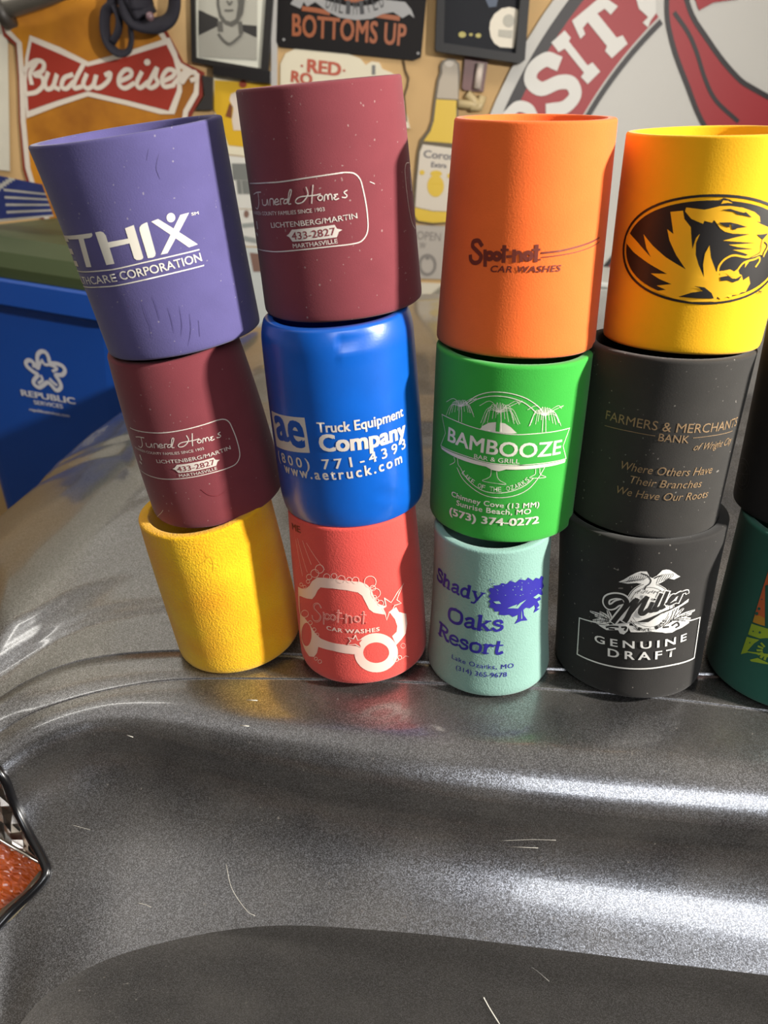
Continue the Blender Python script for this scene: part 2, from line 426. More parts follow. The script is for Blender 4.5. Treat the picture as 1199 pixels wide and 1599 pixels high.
for i in range(len(HV) - 1):
    for k in range(len(svals) - 1): bm.faces.new((HV[i][k], HV[i + 1][k], HV[i + 1][k + 1], HV[i][k + 1]))
bmesh.ops.recalc_face_normals(bm, faces=bm.faces[:])
if sum((f.normal.z for f in bm.faces)) < 0: bmesh.ops.reverse_faces(bm, faces=bm.faces[:])
bvh_h = BVHTree.FromBMesh(bm)
carpart('hood', bm, m_paint)
# inner body below the shut line so nothing shows through
bm = box_bm((-.08, .42, .15), (.95, 1.30, .90)); carpart('engine_bay_liner', bm, m_blackrub, False)
# head lamp
m_chrome = mat('lamp_chrome', (235, 225, 215), 0.22, metal=1.0)
m_amber = mat('amber_plastic', (205, 92, 18), 0.2, coat=0.8, bump=(1600, 0.5, 0.0004), rgb2=(160, 62, 12), var_scale=60)
bm = bmesh.new()
gp = catmull([Vector((*p, 0)) for p in lamp_px], 5, True)
tube_bm([on_fender(p.x, p.y, .0012)[0] for p in gp], .0027, 8, bm, closed=True)
lamp = carpart('headlight_gasket', bm, m_blackrub); lamp['label'] = 'glossy black gasket around the headlight'
def lamp_grid(poly, depth, nx, ny, facet, seed):
    rr = random.Random(seed); b = bmesh.new(); x0, x1 = min(p[0] for p in poly), max(p[0] for p in poly); y0, y1 = min(p[1] for p in poly), max(p[1] for p in poly)
    pts2 = [Vector((x0 + (x1 - x0) * i / nx, y0 + (y1 - y0) * j / ny)) for i in range(nx + 1) for j in range(ny + 1)]
    G = {}
    for i in range(nx + 1):
        for j in range(ny + 1):
            px, py = x0 + (x1 - x0) * i / nx, y0 + (y1 - y0) * j / ny
            q, n = on_fender(px, py, -depth); G[i, j] = b.verts.new(q + n * rr.uniform(-facet, facet))
    for i in range(nx):
        for j in range(ny):
            cx, cy = x0 + (x1 - x0) * (i + .5) / nx, y0 + (y1 - y0) * (j + .5) / ny
            if inside((cx, cy), poly): b.faces.new((G[i, j], G[i + 1, j], G[i + 1, j + 1], G[i, j + 1]))
    bmesh.ops.delete(b, geom=[v for v in b.verts if not v.link_faces], context='VERTS')
    return b
big = [(-185, 1110), (-60, 1150), (4, 1200), (70, 1335), (84, 1362), (66, 1390), (-10, 1460), (-90, 1525), (-215, 1570)]
o = carpart('lamp_reflector', lamp_grid(big, .011, 30, 38, .0028, 3), m_chrome, False); o['label'] = 'faceted chrome reflector inside the headlight'
amb = [(-120, 1300), (-40, 1300), (0, 1318), (30, 1340), (63, 1352), (60, 1362), (0, 1425), (-60, 1470), (-150, 1500)]
o = carpart('turn_signal', lamp_grid(amb, .0075, 60, 60, .0004, 4), m_amber, False); o['label'] = 'ribbed amber reflector inside the headlight'
m_rim = mat('smoked_rim', (96, 88, 70), 0.3, coat=0.5)
bm = bmesh.new(); tube_bm([on_fender(*p, -.005)[0] for p in ((68, 1368), (40, 1402), (0, 1438), (-60, 1488), (-150, 1532))], .0062, 8, bm); carpart('lower_lamp_rim', bm, m_rim)
bm = bmesh.new(); tube_bm([on_fender(*p, -.005)[0] for p in ((-40, 1292), (0, 1312), (34, 1335), (66, 1352))], .0012, 6, bm); carpart('reflector_divider', bm, m_chrome)
m_lens = mat('clear_lens', (255, 255, 255), 0.03, trans=1.0, spec=0.4); m_lens.node_tree.nodes['Principled BSDF'].inputs['IOR'].default_value = 1.05
o = carpart('lamp_lens', lamp_grid([(p[0] * .99, p[1]) for p in lamp_px], .0, 30, 36, 0, 5), m_lens); o['label'] = 'clear headlight lens'
# scratches and lint on the paint, plus light glints laid on as pale strokes
m_lint_glint = mat('pale_lint', (190, 186, 175), 0.7)
bm = bmesh.new()
for pts, w in (([(112, 1288), (134, 1294), (141, 1296)], .0003), ([(755, 1557), (765, 1575), (780, 1599)], .0016), ([(830, 1510), (840, 1517), (857, 1532)], .0007),
               ([(353, 1350), (362, 1388), (385, 1422), (398, 1430)], .0006), ([(215, 1410), (228, 1413), (236, 1417)], .0005),
               ([(780, 1313), (830, 1311), (868, 1312)], .0003), ([(790, 1322), (840, 1324)], .0003), ([(375, 1133), (389, 1134)], .0009), ([(385, 1093), (402, 1094)], .0010), ([(198, 1148), (208, 1151)], .0008)):
    P = catmull([Vector((*p, 0)) for p in pts], 4); tube_bm([on_fender(p.x, p.y, .00005)[0] for p in P], w * .35, 5, bm, flat=.5)
o = carpart('lint_and_scratches', bm, m_lint_glint); o['kind'] = 'stuff'

# ------------------------------------------------------------------ foam can coolers
KP = {
'c1a': [-0.1029, 0.3915, -0.0952, -0.1042, -0.0086, 0.4098, 0.4552, 1.0246],
'c1b': [-0.102, 0.4013, -0.1944, -0.089, -0.0944, 0.4033, 0.348, 0.9897],
'c1c': [-0.1, 0.3912, -0.297, -0.0838, -0.0242, 0.4102, 0.3975, 1.0257],
'c2a': [-0.0161, 0.3951, -0.0813, -0.0417, -0.0313, 0.4222, 0.3862, 1.0224],
'c2b': [-0.017, 0.3795, -0.19, -0.0262, -0.0098, 0.4188, 0.397, 1.0788],
'c2c': [-0.0173, 0.3718, -0.296, -0.0129, 0.0306, 0.4069, 0.3696, 1.0517],
'c3a': [0.074, 0.3779, -0.1021, 0.054, 0.0234, 0.4154, 0.3752, 1.051],
'c3b': [0.0686, 0.3721, -0.2002, 0.0445, -0.0027, 0.4157, 0.4047, 0.9751],
'c3c': [0.0612, 0.3571, -0.2986, 0.0049, 0.0041, 0.3839, 0.3359, 0.9798],
'c4a': [0.1568, 0.3657, -0.1029, 0.0548, 0.0482, 0.3792, 0.3958, 0.9797],
'c4b': [0.1463, 0.3587, -0.1967, 0.0474, 0.0421, 0.4042, 0.417, 0.9419],
'c4c': [0.1468, 0.3504, -0.2975, 0.002, 0.0744, 0.4317, 0.4572, 1.0133],
'c5b': [0.2379, 0.3463, -0.1953, 0.0169, 0.0409, 0.4088, 0.4095, 1.0],
'c5c': [0.2335, 0.3322, -0.2971, 0.0291, 0.0108, 0.4126, 0.4033, 1.0146]}
class Cooler:
    step = 0.0028
    def __init__(s, key, bulge=0.0, wob=0.0, corner=.003, extra=None, seed=0, cut=0.0):
        s.cut = cut
        q = KP[key]; s.key = key; s.rb, s.rt, s.h = q[5] * .1, q[6] * .1, q[7] * .1
        ax = S2Wv(Vector((q[3], q[4], 1)).normalized()); s.base = S2W(q[:3])
        yb = -(Vector((0, 0, CAMZ)) - s.base); yb = (yb - ax * yb.dot(ax)).normalized()   # local +Y points away from the camera
        xb = yb.cross(ax); s.M = Matrix(((xb.x, yb.x, ax.x, s.base.x), (xb.y, yb.y, ax.y, s.base.y), (xb.z, yb.z, ax.z, s.base.z), (0, 0, 0, 1)))
        s.Mi = s.M.inverted(); s.R0 = (s.rb + s.rt) / 2; s.bulge = bulge; s.wob = wob; s.corner = corner; s.extra = extra
        rr = random.Random(seed + sum(map(ord, key))); s.ph = [rr.uniform(0, 6.28) for _ in range(6)]
    def rad(s, th, h):
        t = min(1, max(0, h / s.h)); r = s.rb + (s.rt - s.rb) * t + s.bulge * 4 * t * (1 - t)
        r += s.wob * (math.sin(2 * th + s.ph[0]) * (.6 * t + .2) + .5 * math.sin(3 * th + s.ph[1] + 2 * t) + .35 * math.sin(5 * th + s.ph[2] + 5 * t) * t)
        if s.extra: r += s.extra(s, th, h)
        c = s.corner
        if c > .0015 and h < c: r -= (c - math.sqrt(max(0, c * c - (c - max(h, 0)) ** 2))) * .6
        return r
    def uv(s, p):
        o = s.Mi @ Vector((0, 0, CAMZ)); d = (s.Mi.to_3x3() @ wray(*p)).normalized(); r = s.R0; q = None
        for _ in range(8):
            a = d.x ** 2 + d.y ** 2; b = o.x * d.x + o.y * d.y; c = o.x ** 2 + o.y ** 2 - r * r; D = max(0, b * b - a * c)
            t = (-b - math.sqrt(D)) / a; q = o + d * t; th = math.atan2(q.x, -q.y); r = s.rad(th, q.z)
        return Vector((th * s.R0, q.z))
    def pos(s, u, v, off):
        th = u / s.R0; r = s.rad(th, v) + off; return Vector((r * math.sin(th), -r * math.cos(th), v))
    def build(s, name, label, m, m_in, inside_th=.0052, rimcut=0.0):
        s.root = empty(name, mtx=s.M); tag(s.root, label, 'can cooler', 'foam can coolers stacked on the car fender')
        bm = bmesh.new(); NT = 144; th_ = inside_th; prof = []
        H = s.h; cr = .0011; NH = 34
        for k in range(NH + 1):
            h = cr + (H - 2 * cr) * k / NH; prof.append(('o', h, 0))
        prof.insert(1, ('o', cr + .0007, 0)); prof.insert(-1, ('o', H - cr - .0007, 0))
        pr = [('o', .0, cr * .9)] + [('o', .0003, cr * .35)] + prof + [('o', H - cr * .3, .0004), ('o', H, .0011), ('i', H, -.0011), ('i', H - cr * .3, -.0004)]
        for k in range(8): pr.append(('i', (H - cr) - (H - cr - .002) * k / 7, 0))
        rings = []
        for kind, h, dr in pr:
            ring = []
            for j in range(NT):
                th = 2 * math.pi * j / NT; r = s.rad(th, h) - (th_ if kind == 'i' else 0) - dr
                zz = h + (-s.cut * (.5 + .5 * math.cos(th)) + min(s.cut, .0016) * (.5 - .5 * math.cos(th))) * (max(0, h) / H) ** 5; ring.append(bm.verts.new((r * math.sin(th), -r * math.cos(th), zz)))
            rings.append(ring)
        rings.append([bm.verts.new(Vector(v.co) + Vector((0, 0, -.0018))) for v in rings[-1]]) if False else None
        rings = [r for r in rings if r]
        for i in range(len(rings) - 1):
            for j in range(NT):
                f = bm.faces.new((rings[i][j], rings[i][(j + 1) % NT], rings[i + 1][(j + 1) % NT], rings[i + 1][j]))
        for j in range(NT): bm.faces.new((rings[-1][j], rings[-1][(j + 1) % NT], rings[0][(j + 1) % NT], rings[0][j]))
        s.sleeve = link('foam_sleeve', bm, m, s.root, True)
        bm = bmesh.new(); R = min(s.rb, s.rt) - th_ - .0002 - s.wob * 1.5
        bmesh.ops.create_cone(bm, cap_ends=True, segments=48, radius1=R, radius2=R, depth=.005, matrix=Matrix.Translation((0, 0, .0032)))
        link('base_disc', bm, m_in, s.root)
        return s.root
def foam(name, rgb, rough=.85, bs=0.35, bscale=1500, bd=.0006, var=0.04, rgb2=None, var_scale=60, sheen=0.15, specks=0.0):
    m = mat(name, rgb, rough, bump=(bscale, bs, bd), var=var, var_scale=var_scale, spec=.25, rgb2=rgb2)
    b = m.node_tree.nodes['Principled BSDF']
    if specks and not m.get('sp'):
        m['sp'] = 1; nt = m.node_tree; tc = nt.nodes['Texture Coordinate']; n = nt.nodes.new('ShaderNodeTexNoise'); n.inputs['Scale'].default_value = 620; n.inputs['Detail'].default_value = 0
        nt.links.new(tc.outputs['Object'], n.inputs['Vector']); r = nt.nodes.new('ShaderNodeMapRange'); r.inputs[1].default_value = .81; r.inputs[2].default_value = .85; r.inputs[4].default_value = specks
        nt.links.new(n.outputs['Fac'], r.inputs[0]); mx = nt.nodes.new('ShaderNodeMix'); mx.data_type = 'RGBA'; src = b.inputs['Base Color'].links[0].from_socket
        nt.links.new(src, mx.inputs[6]); mx.inputs[7].default_value = (.55, .50, .44, 1); nt.links.new(r.outputs[0], mx.inputs[0]); nt.links.new(mx.outputs[2], b.inputs['Base Color'])
    b.inputs['Sheen Weight'].default_value = sheen; b.inputs['Sheen Roughness'].default_value = .5
    return m
ink_w = mat('cream_ink', (226, 220, 205), .6); ink_w2 = mat('silver_white_ink', (205, 196, 186), .5)
def ink(n, rgb): return mat(n, rgb, .6)
def shapes_to(D, items):
    for k, a in items: getattr(D, k)(*a[0], **a[1])

# -- stack 1
c = Cooler('c1a', bulge=-.0004, wob=.0004, cut=.0048)
c.build('can_cooler', 'purple foam can cooler with white healthcare lettering, top of the leftmost stack', foam('purple_foam', (86, 80, 128), bs=.18, var=.05, specks=.28), foam('purple_foam_in', (120, 108, 178)))
D = Decal(c); q = Z(80, 320, 4.796)
for P in ([(748, 125), (800, 105), (1095, 295), (1030, 318)], [(820, 372), (870, 362), (1030, 58), (965, 75)],
          [(675, 150), (695, 138), (718, 130), (782, 362), (778, 382), (760, 394), (724, 398), (662, 192), (662, 168)],
          [(330, 205), (370, 198), (392, 206), (410, 228), (475, 440), (415, 450)], [(553, 175), (618, 150), (690, 392), (684, 405), (665, 412), (640, 413), (622, 400)],
          [(420, 280), (585, 250), (596, 285), (432, 322)], [(108, 230), (305, 210), (311, 225), (304, 240), (285, 248), (140, 258), (122, 250)], [(205, 250), (245, 250), (303, 465), (265, 465)],
          ): D.poly(q(P))
eT = [c.uv(q(p)) for p in ((122, 230), (122, 250), (262, 452), (262, 466))]
for t0, t1 in ((0.0, .2), (.42, .6), (.82, 1.0)):
    v0 = eT[0].y + (eT[3].y - eT[0].y) * t0; v1 = eT[0].y + (eT[3].y - eT[0].y) * t1; u1 = eT[0].x - .0012
    D.poly([(u1 - .017, v0), (u1, v0), (u1, v1), (u1 - .017, v1)], uv=True)
D.ell(q((895, 95)), 32 / 4.8, 35 / 4.8)
D.stroke(q([(180, 492), (350, 495), (480, 480), (700, 430), (920, 380), (1105, 335)]), .00055)
D.stroke(q([(225, 608), (350, 615), (480, 605), (700, 560), (920, 508), (1140, 453)]), .00055)
D.text('ALTHCARE', q((218, 586)), q((497, 572)), q((218, 536)), pre='HE', bold=.005); D.text('CORPORATION', q((527, 562)), q((1128, 418)), q((523, 500)), bold=.012)
D.text('SM', q((1050, 80)), q((1103, 70)), q((1050, 58)), bold=.01)
for P in ([(222, 468), (228, 490), (236, 510), (238, 528)], [(238, 462), (246, 485), (250, 500)], [(262, 480), (268, 500), (272, 520)], [(280, 478), (284, 505), (283, 525)], [(296, 490), (298, 515), (294, 540)], [(310, 500), (312, 525)], [(248, 240), (244, 262), (250, 280)], [(232, 232), (229, 250)]): D.stroke(P, .00025, mi=1, taper=True)  # wrinkles as flat dark strokes, their shade put into the colour
D.build('printed_lettering', [ink_w, ink('purple_crease', (70, 62, 112))], c.root)

def funeral(D, T):
    """T maps traced points; used on both wine-red coolers"""
    st = lambda pts, w, **k: D.stroke(T(pts), w, uv=True, **k)
    st([(45, 155), (150, 152), (250, 145), (450, 115), (620, 90), (690, 82), (745, 92), (780, 130), (798, 190), (820, 300), (832, 420), (825, 490), (790, 540), (730, 560), (560, 580), (380, 600), (220, 612), (150, 606), (95, 590)], .00055)
    for L in ([(72, 228), (92, 216), (118, 214)], [(100, 216), (106, 290), (97, 325), (85, 318)], [(128, 265), (133, 298), (155, 298), (162, 262), (168, 300)], [(180, 302), (180, 262), (200, 262), (205, 298)],
              [(212, 282), (236, 275), (225, 258), (210, 280), (220, 298), (242, 292)], [(252, 296), (250, 262), (270, 258)], [(297, 262), (277, 265), (272, 290), (293, 285), (297, 258), (303, 290)],
              [(303, 280), (322, 210), (314, 198), (304, 230), (302, 290), (318, 292)], [(420, 182), (432, 230), (400, 278), (362, 290), (350, 272), (380, 246), (470, 236), (515, 226)], [(466, 168), (460, 240), (458, 288)],
              [(512, 236), (498, 250), (508, 268), (526, 262), (528, 242), (512, 236)], [(540, 272), (545, 235), (560, 232), (566, 264), (568, 235), (586, 228), (594, 264)], [(628, 228), (606, 232), (618, 242), (604, 252), (616, 264), (636, 256)], [(692, 202), (672, 216), (692, 236), (682, 250), (660, 248)]):
        st(L, .0005, smooth=4)
    tx = lambda s, a, b, t, **k: D.text(s, *T([a, b, t]), uv=True, **k)
    tx('REN COUNTY FAMILIES SINCE 1903', (95, 366), (545, 340), (95, 342), pre='WAR', bold=.004)
    tx('LICHTENBERG/MARTIN', (190, 452), (762, 388), (190, 418), bold=.008)
    D.poly(T([(290, 505), (306, 494), (325, 465), (610, 432), (625, 458), (660, 465), (638, 480), (625, 515), (330, 545), (310, 515)]), uv=True)
    tx('433-2827', (330, 532), (618, 498), (330, 484), mi=1, layer=1, bold=.01); tx('MARTHASVILLE', (335, 588), (630, 554), (335, 560), bold=.01)
    for y0, y1 in ((415, 455), (490, 500)): st([(92, y0), (98, y1)], .0014, smooth=0)
m_wine = foam('wine_foam', (116, 50, 57), bs=.12, bscale=1800, var=.04, specks=.28); wine_ink = ink('wine_ink', (120, 45, 52))
c2a = Cooler('c2a', bulge=.0, wob=.0004, cut=.001); q2 = Z(380, 250, 4.282); T2 = lambda pts: [c2a.uv(p) for p in q2(pts)]
c1b = Cooler('c1b', bulge=.0012, wob=.0003)
c1b.build('can_cooler', 'wine red foam can cooler with silver funeral home print, middle of the leftmost stack', m_wine, m_wine)
q1 = Z(150, 500, 3.426); ua, ub = c2a.uv(q2((190, 452))), c2a.uv(q2((762, 388))); va, vb = c1b.uv(q1((328, 762))), c1b.uv(q1((720, 688)))
sc_ = (vb - va).length / (ub - ua).length; a1 = math.atan2(vb.y - va.y, vb.x - va.x) - math.atan2(ub.y - ua.y, ub.x - ua.x)
def T1(pts):
    o = []
    for p in T2(pts):
        d = (p - ua) * sc_; o.append(Vector((va.x + d.x * math.cos(a1) - d.y * math.sin(a1), va.y + d.x * math.sin(a1) + d.y * math.cos(a1))))
    return o
D = Decal(c1b); funeral(D, T1); D.stroke(q1([(563, 905), (600, 932), (650, 938), (700, 912)]), .0004, mi=1); D.stroke(q1([(330, 1060), (345, 1035), (360, 1015)]), .0003)
D.build('printed_lettering', [ink_w2, wine_ink], c1b.root)
c = Cooler('c1c', bulge=.0004, wob=.0007, corner=.006)
c.build('can_cooler', 'plain yellow porous foam can cooler at the bottom of the leftmost stack', foam('yellow_foam', (240, 190, 20), bs=.8, bscale=900, bd=.0009, rgb2=(236, 168, 12), var_scale=35), foam('yellow_foam_in', (225, 180, 25)), .006)
D = Decal(c)
m_ycrease_shade = ink('yellow_crease', (205, 160, 25))  # darker stroke colour stands in for the shade in the creases
for P in ([(322, 869), (330, 872), (333, 885), (332, 893)], [(280, 862), (293, 874)], [(303, 882), (313, 880), (322, 873), (321, 866)], [(303, 942), (315, 939)]): D.stroke(P, .0003)
D.build('crease_marks', [m_ycrease_shade], c.root)['kind'] = 'stuff'
# -- stack 2
c2a.build('can_cooler', 'wine red foam can cooler with silver funeral home print, top of the second stack', m_wine, m_wine)
D = Decal(c2a); funeral(D, T2)
D.stroke(q2([(1105, 18), (1086, 22), (1077, 60), (1080, 120), (1090, 220), (1105, 330), (1125, 420), (1145, 460)]), .0005); D.stroke(q2([(1112, 55), (1115, 130), (1120, 200)]), .0015)
D.stroke(q2([(845, 145), (875, 158)]), .0003)
D.build('printed_lettering', [ink_w2, wine_ink], c2a.root)
def blue_wrinkle(s, th, h):
    r = 0
    u = th * s.R0
    g = lambda x, w: math.exp(-(x / w) ** 2)
    r -= .0020 * g(u + .004, .016) * g(h - s.h + .007 + .12 * (u + .004) ** 2 / .01 * .02, .0022)
    r += .0010 * g(u + .002, .02) * g(h - s.h + .0115, .0025)
    for k in range(5): r += .00055 * g(u - .018, .013) * g(h - .006 - k * .0042 - .25 * (u - .018) * (1 if k % 2 else .6), .0011)
    t = h / s.h
    if t < .12: r -= .0015 * ((.12 - t) / .12) ** 2
    if t > .9: r -= .0022 * ((t - .9) / .1) ** 2
    return r
c = Cooler('c2b', bulge=.0008, wob=.0005, extra=blue_wrinkle, corner=.002)
m_blue = mat('blue_vinyl', (8, 86, 180), .33, coat=.45, coat_rough=.22, bump=(700, .06, .0006), var=.05, var_scale=60)
c.build('can_cooler', 'glossy blue vinyl-covered can cooler with white truck company print, middle of the second stack', m_blue, mat('blue_inner', (10, 50, 110), .6))
D = Decal(c, .00022, .00012); q = Z(390, 470, 3.997)
D.poly(q([(137, 683), (342, 727), (376, 947), (170, 905)]))
D.text('a', q((182, 858)), q((248, 872)), q((160, 716)), mi=1, layer=1, bold=.035, vfit=True); D.text('e', q((256, 893)), q((345, 915)), q((247, 742)), mi=1, layer=1, bold=.035, vfit=True)
D.text('Truck Equipment', q((425, 817)), q((955, 716)), q((420, 757)), bold=.03); D.text('Company', q((442, 932)), q((968, 842)), q((435, 832)), bold=.045)
D.text('(800) 771-4393', q((186, 988)), q((970, 914)), q((186, 938)), bold=.02, space=1.5); D.text('www.aetruck.com', q((224, 1064)), q((948, 1006)), q((224, 1010)), bold=.03, space=1.35)
D.build('printed_lettering', [ink_w2, mat('blue_ink', (14, 78, 165), .4)], c.root)
m_coral = foam('coral_foam', (212, 76, 68), bs=.4, bscale=1100, bd=.0007, var=.03)
c = Cooler('c2c', bulge=.0006, wob=.0003, corner=.005)
c.build('can_cooler', 'coral red foam can cooler with white cartoon car print, bottom of the second stack', m_coral, m_coral)
D = Decal(c); q = Z(450, 860, 5.71)
D.poly(q([(90, 320), (120, 335), (155, 340), (190, 312), (212, 272), (260, 237), (330, 240), (420, 250), (520, 265), (640, 275), (700, 300), (740, 340), (760, 400), (800, 470), (850, 490), (885, 480), (905, 530), (880, 570), (820, 562), (760, 550), (720, 520), (690, 460), (660, 400), (620, 370), (520, 350), (400, 335), (290, 325), (265, 350), (240, 400), (215, 430), (170, 425), (110, 402), (92, 410)]))
D.stroke(q([(96, 400), (102, 520), (118, 600), (112, 640)]), .0014)
D.poly(q([(108, 560), (150, 600), (190, 650), (240, 730), (290, 780), (400, 820), (500, 835), (640, 850), (660, 880), (600, 922), (520, 915), (400, 890), (270, 855), (258, 910), (232, 945), (190, 940), (150, 880), (122, 800), (108, 700)]),
       holes=[q([(165 + 45 * math.cos(a / 20 * 6.283), 745 + 105 * math.sin(a / 20 * 6.283)) for a in range(20)])])
E_ = lambda cx, cy, rx, ry, n=36: [(cx + rx * math.cos(a / n * 6.283), cy + ry * math.sin(a / n * 6.283)) for a in range(n)]
D.poly(q(E_(783, 908, 193, 175)), holes=[q(E_(783, 907, 115, 92))])
D.poly(q([(900, 545), (960, 500), (985, 545), (1048, 560), (1058, 650), (1045, 735), (1010, 785), (960, 840), (925, 760), (965, 720), (970, 670), (950, 610)]), layer=0)
D.stroke(q([(855, 420), (915, 460), (970, 370), (1025, 290), (985, 380), (965, 435), (1005, 465), (945, 485), (930, 520), (900, 545), (875, 615), (862, 560), (835, 510), (870, 490), (855, 420)]), .0006, smooth=0, layer=1)
D.poly(q([(862, 432), (915, 468), (950, 445), (980, 462), (940, 480), (925, 515), (895, 540), (876, 590), (868, 555), (848, 512), (876, 494)]), mi=1, layer=1)
D.poly(q([(600, 748), (618, 795), (665, 785), (638, 820), (650, 858), (600, 830), (530, 835), (558, 800), (532, 768), (582, 782)]), mi=1, layer=1)
D.stroke(q([(600, 748), (618, 795), (665, 785), (638, 820), (650, 858), (600, 830), (530, 835), (558, 800), (532, 768), (582, 782), (600, 748)]), .0006, smooth=0, layer=2)
for x, y, r in ((240, 200, 36), (282, 160, 38), (190, 232, 24), (180, 272, 16), (150, 320, 14), (120, 300, 14), (345, 230, 28), (410, 225, 26), (475, 252, 34), (545, 258, 24), (600, 262, 30), (730, 275, 52), (752, 330, 24), (778, 375, 42), (768, 410, 16), (790, 440, 14), (822, 465, 26), (152, 560, 32), (200, 640, 18), (235, 700, 16), (262, 745, 14), (960, 965, 20), (990, 950, 18), (250, 960, 14), (285, 985, 16)):
    D.ell(q((x, y)), r / 5.71, r / 5.71, w=.00035, layer=1, n=14)
for P in ([(70, -100), (130, 222)], [(85, -110), (172, 190)], [(130, -90), (208, 122)], [(165, -70), (325, 165)], [(1015, 960), (1045, 935), (1072, 945)]): D.stroke(q(P), .00025, smooth=0)
D.ell(q((1022, 845)), 3.6, 3.8, w=.0002, n=14)
def spotnot(D, T, w, mi=0, layer=0):
    for pts, ww in (([(168, 118), (142, 82), (102, 90), (96, 128), (130, 165), (163, 205), (150, 250), (110, 262), (82, 240), (77, 208)], 26), ([(196, 282), (196, 165)], 24), ([(352, 130), (345, 250)], 24), ([(328, 157), (382, 157)], 14),
                    ([(375, 212), (405, 210)], 16), ([(430, 250), (432, 165)], 24), ([(436, 195), (462, 178), (484, 190), (488, 245)], 22), ([(614, 125), (606, 245)], 24), ([(585, 157), (638, 155)], 14)):
        D.stroke(T(pts), ww * w, mi, layer, smooth=4 if len(pts) > 2 else 0)
    for x, y, r in ((232, 205, 26), (292, 208, 26), (545, 206, 28)): D.stroke(T([(x + r * math.cos(a / 12 * 6.283), y + r * math.sin(a / 12 * 6.283)) for a in range(12)]), 25 * w, mi, layer, smooth=3, closed=True)
    D.poly(T([(640 + 9 * math.cos(a), 235 + 9 * math.sin(a)) for a in range(6)]), mi, layer)
TS = lambda pts: q([(150 + .85 * x, 390 + .88 * y + .07 * x) for x, y in pts])
spotnot(D, TS, .0000405, 0, 0); spotnot(D, TS, .000020, 1, 1)
D.text('CAR WASHES', q((345, 700)), q((812, 712)), q((345, 667)), bold=.03, space=1.1)
D.build('printed_lettering', [ink('coral_white_ink', (240, 205, 190)), mat('coral_ink', (212, 76, 68), .8)], c.root)
D = Decal(c); D.text('ME', (457, 826), (470, 832), (457, 817), bold=.02); D.build('printed_mark', [ink('dark_red_ink', (120, 30, 30))], c.root)['kind'] = 'stuff'
# -- stack 3
m_orange = foam('orange_foam', (240, 108, 42), bs=.22, bscale=1300, var=.03)
c = Cooler('c3a', bulge=.0, wob=.0003, corner=.003, cut=.004)
c.build('can_cooler', 'orange foam can cooler with brown car wash lettering, top of the third stack', m_orange, m_orange)
D = Decal(c); q = Z(720, 360, 5.21)
spotnot(D, q, .000074)
D.stroke(q([(655, 182), (800, 165), (930, 135), (1050, 95), (1118, 58)]), .0008); D.stroke(q([(655, 218), (800, 200), (950, 170), (1060, 130), (1118, 92)]), .0004)
D.text('CAR WASHES', q((236, 334)), q((800, 330)), q((240, 284)), bold=.03, shear=.25, space=1.08)
D.build('printed_lettering', [ink('brown_ink', (112, 40, 22))], c.root)
m_green = foam('green_foam', (50, 160, 54), bs=.16, bscale=1500, var=.03)
c = Cooler('c3b', bulge=.0, wob=.0004, corner=.003)
c.build('can_cooler', 'bright green foam can cooler with white palm tree bar print, middle of the third stack', m_green, m_green)
D = Decal(c); q = Z(680, 600, 5.45); th = .0003
for P in ([(262, 170), (330, 110), (420, 75), (520, 65), (640, 78), (760, 115), (850, 170), (900, 215)], [(290, 165), (360, 125), (450, 103), (540, 100), (640, 115), (740, 150), (800, 190), (855, 240)],
          [(185, 710), (230, 800), (310, 880), (420, 945), (540, 965), (680, 945), (790, 890), (870, 800), (925, 708)], [(215, 715), (260, 790), (330, 860), (420, 910), (540, 925), (660, 905), (760, 860), (830, 800)]): D.stroke(q(P), .0004)
D.poly(q([(60, 255), (200, 320), (420, 390), (650, 425), (880, 415), (1135, 370), (1080, 525), (1105, 630), (900, 670), (680, 685), (450, 665), (250, 605), (50, 520), (90, 415)]), mi=1, layer=1)
for P in ([(60, 255), (130, 290), (200, 320), (420, 390), (650, 425), (880, 415), (1135, 370)], [(1105, 630), (900, 670), (680, 685), (450, 665), (250, 605), (50, 520)]): D.stroke(q(P), .0004, layer=2)
for P in ([(1135, 370), (1080, 525), (1105, 630)], [(50, 520), (90, 415), (60, 255)]): D.stroke(q(P), .0004, layer=2, smooth=0)
D.poly(q([(50, 528), (250, 615), (450, 672), (680, 693), (900, 678), (1100, 638), (1095, 662), (900, 706), (680, 724), (600, 722), (540, 738), (480, 726), (430, 698), (250, 650), (60, 552)]), layer=2)
D.text('BAMBOOZE', q((110, 478)), q((1055, 588)), q((116, 362)), layer=2, bold=.022); D.text('BAR & GRILL', q((330, 626)), q((712, 672)), q((333, 590)), layer=2, bold=.004)
D.poly(q([(372, 388), (400, 355), (450, 328), (520, 320), (590, 332), (640, 365), (692, 415), (640, 420), (500, 405)]))
def palm(cx, cy, s, seed, hb):
    rr = random.Random(seed)
    for k in range(13):
        a = -2.9 + 2.75 * k / 12; L = s * (1.0 + .25 * rr.random()); x1 = cx + L * math.cos(a) * .7; y1 = cy + L * math.sin(a) * .55; x2 = cx + L * math.cos(a) * 1.15; y2 = cy + s * (.25 + .75 * abs(math.cos(a)) * rr.uniform(.5, 1))
        D.stroke(q([(cx, cy), (x1, y1), (x2, y2)]), .00022, smooth=5, mi=0, layer=0)
    for k, sg in ((0, -1), (1, 1), (2, 1)): D.stroke(q([(cx, cy - s * .1), (cx + sg * s * (.6 + .4 * k), cy - s * .75), (cx + sg * s * (1.3 + .5 * k * 0), cy - s * .45 - 10 * k)]), .00022)
    D.stroke(q([(cx - s * .1, cy), (cx - s * .18, hb)]), .0003, smooth=0); D.stroke(q([(cx + s * .1, cy), (cx + s * .1, hb)]), .0003, smooth=0)
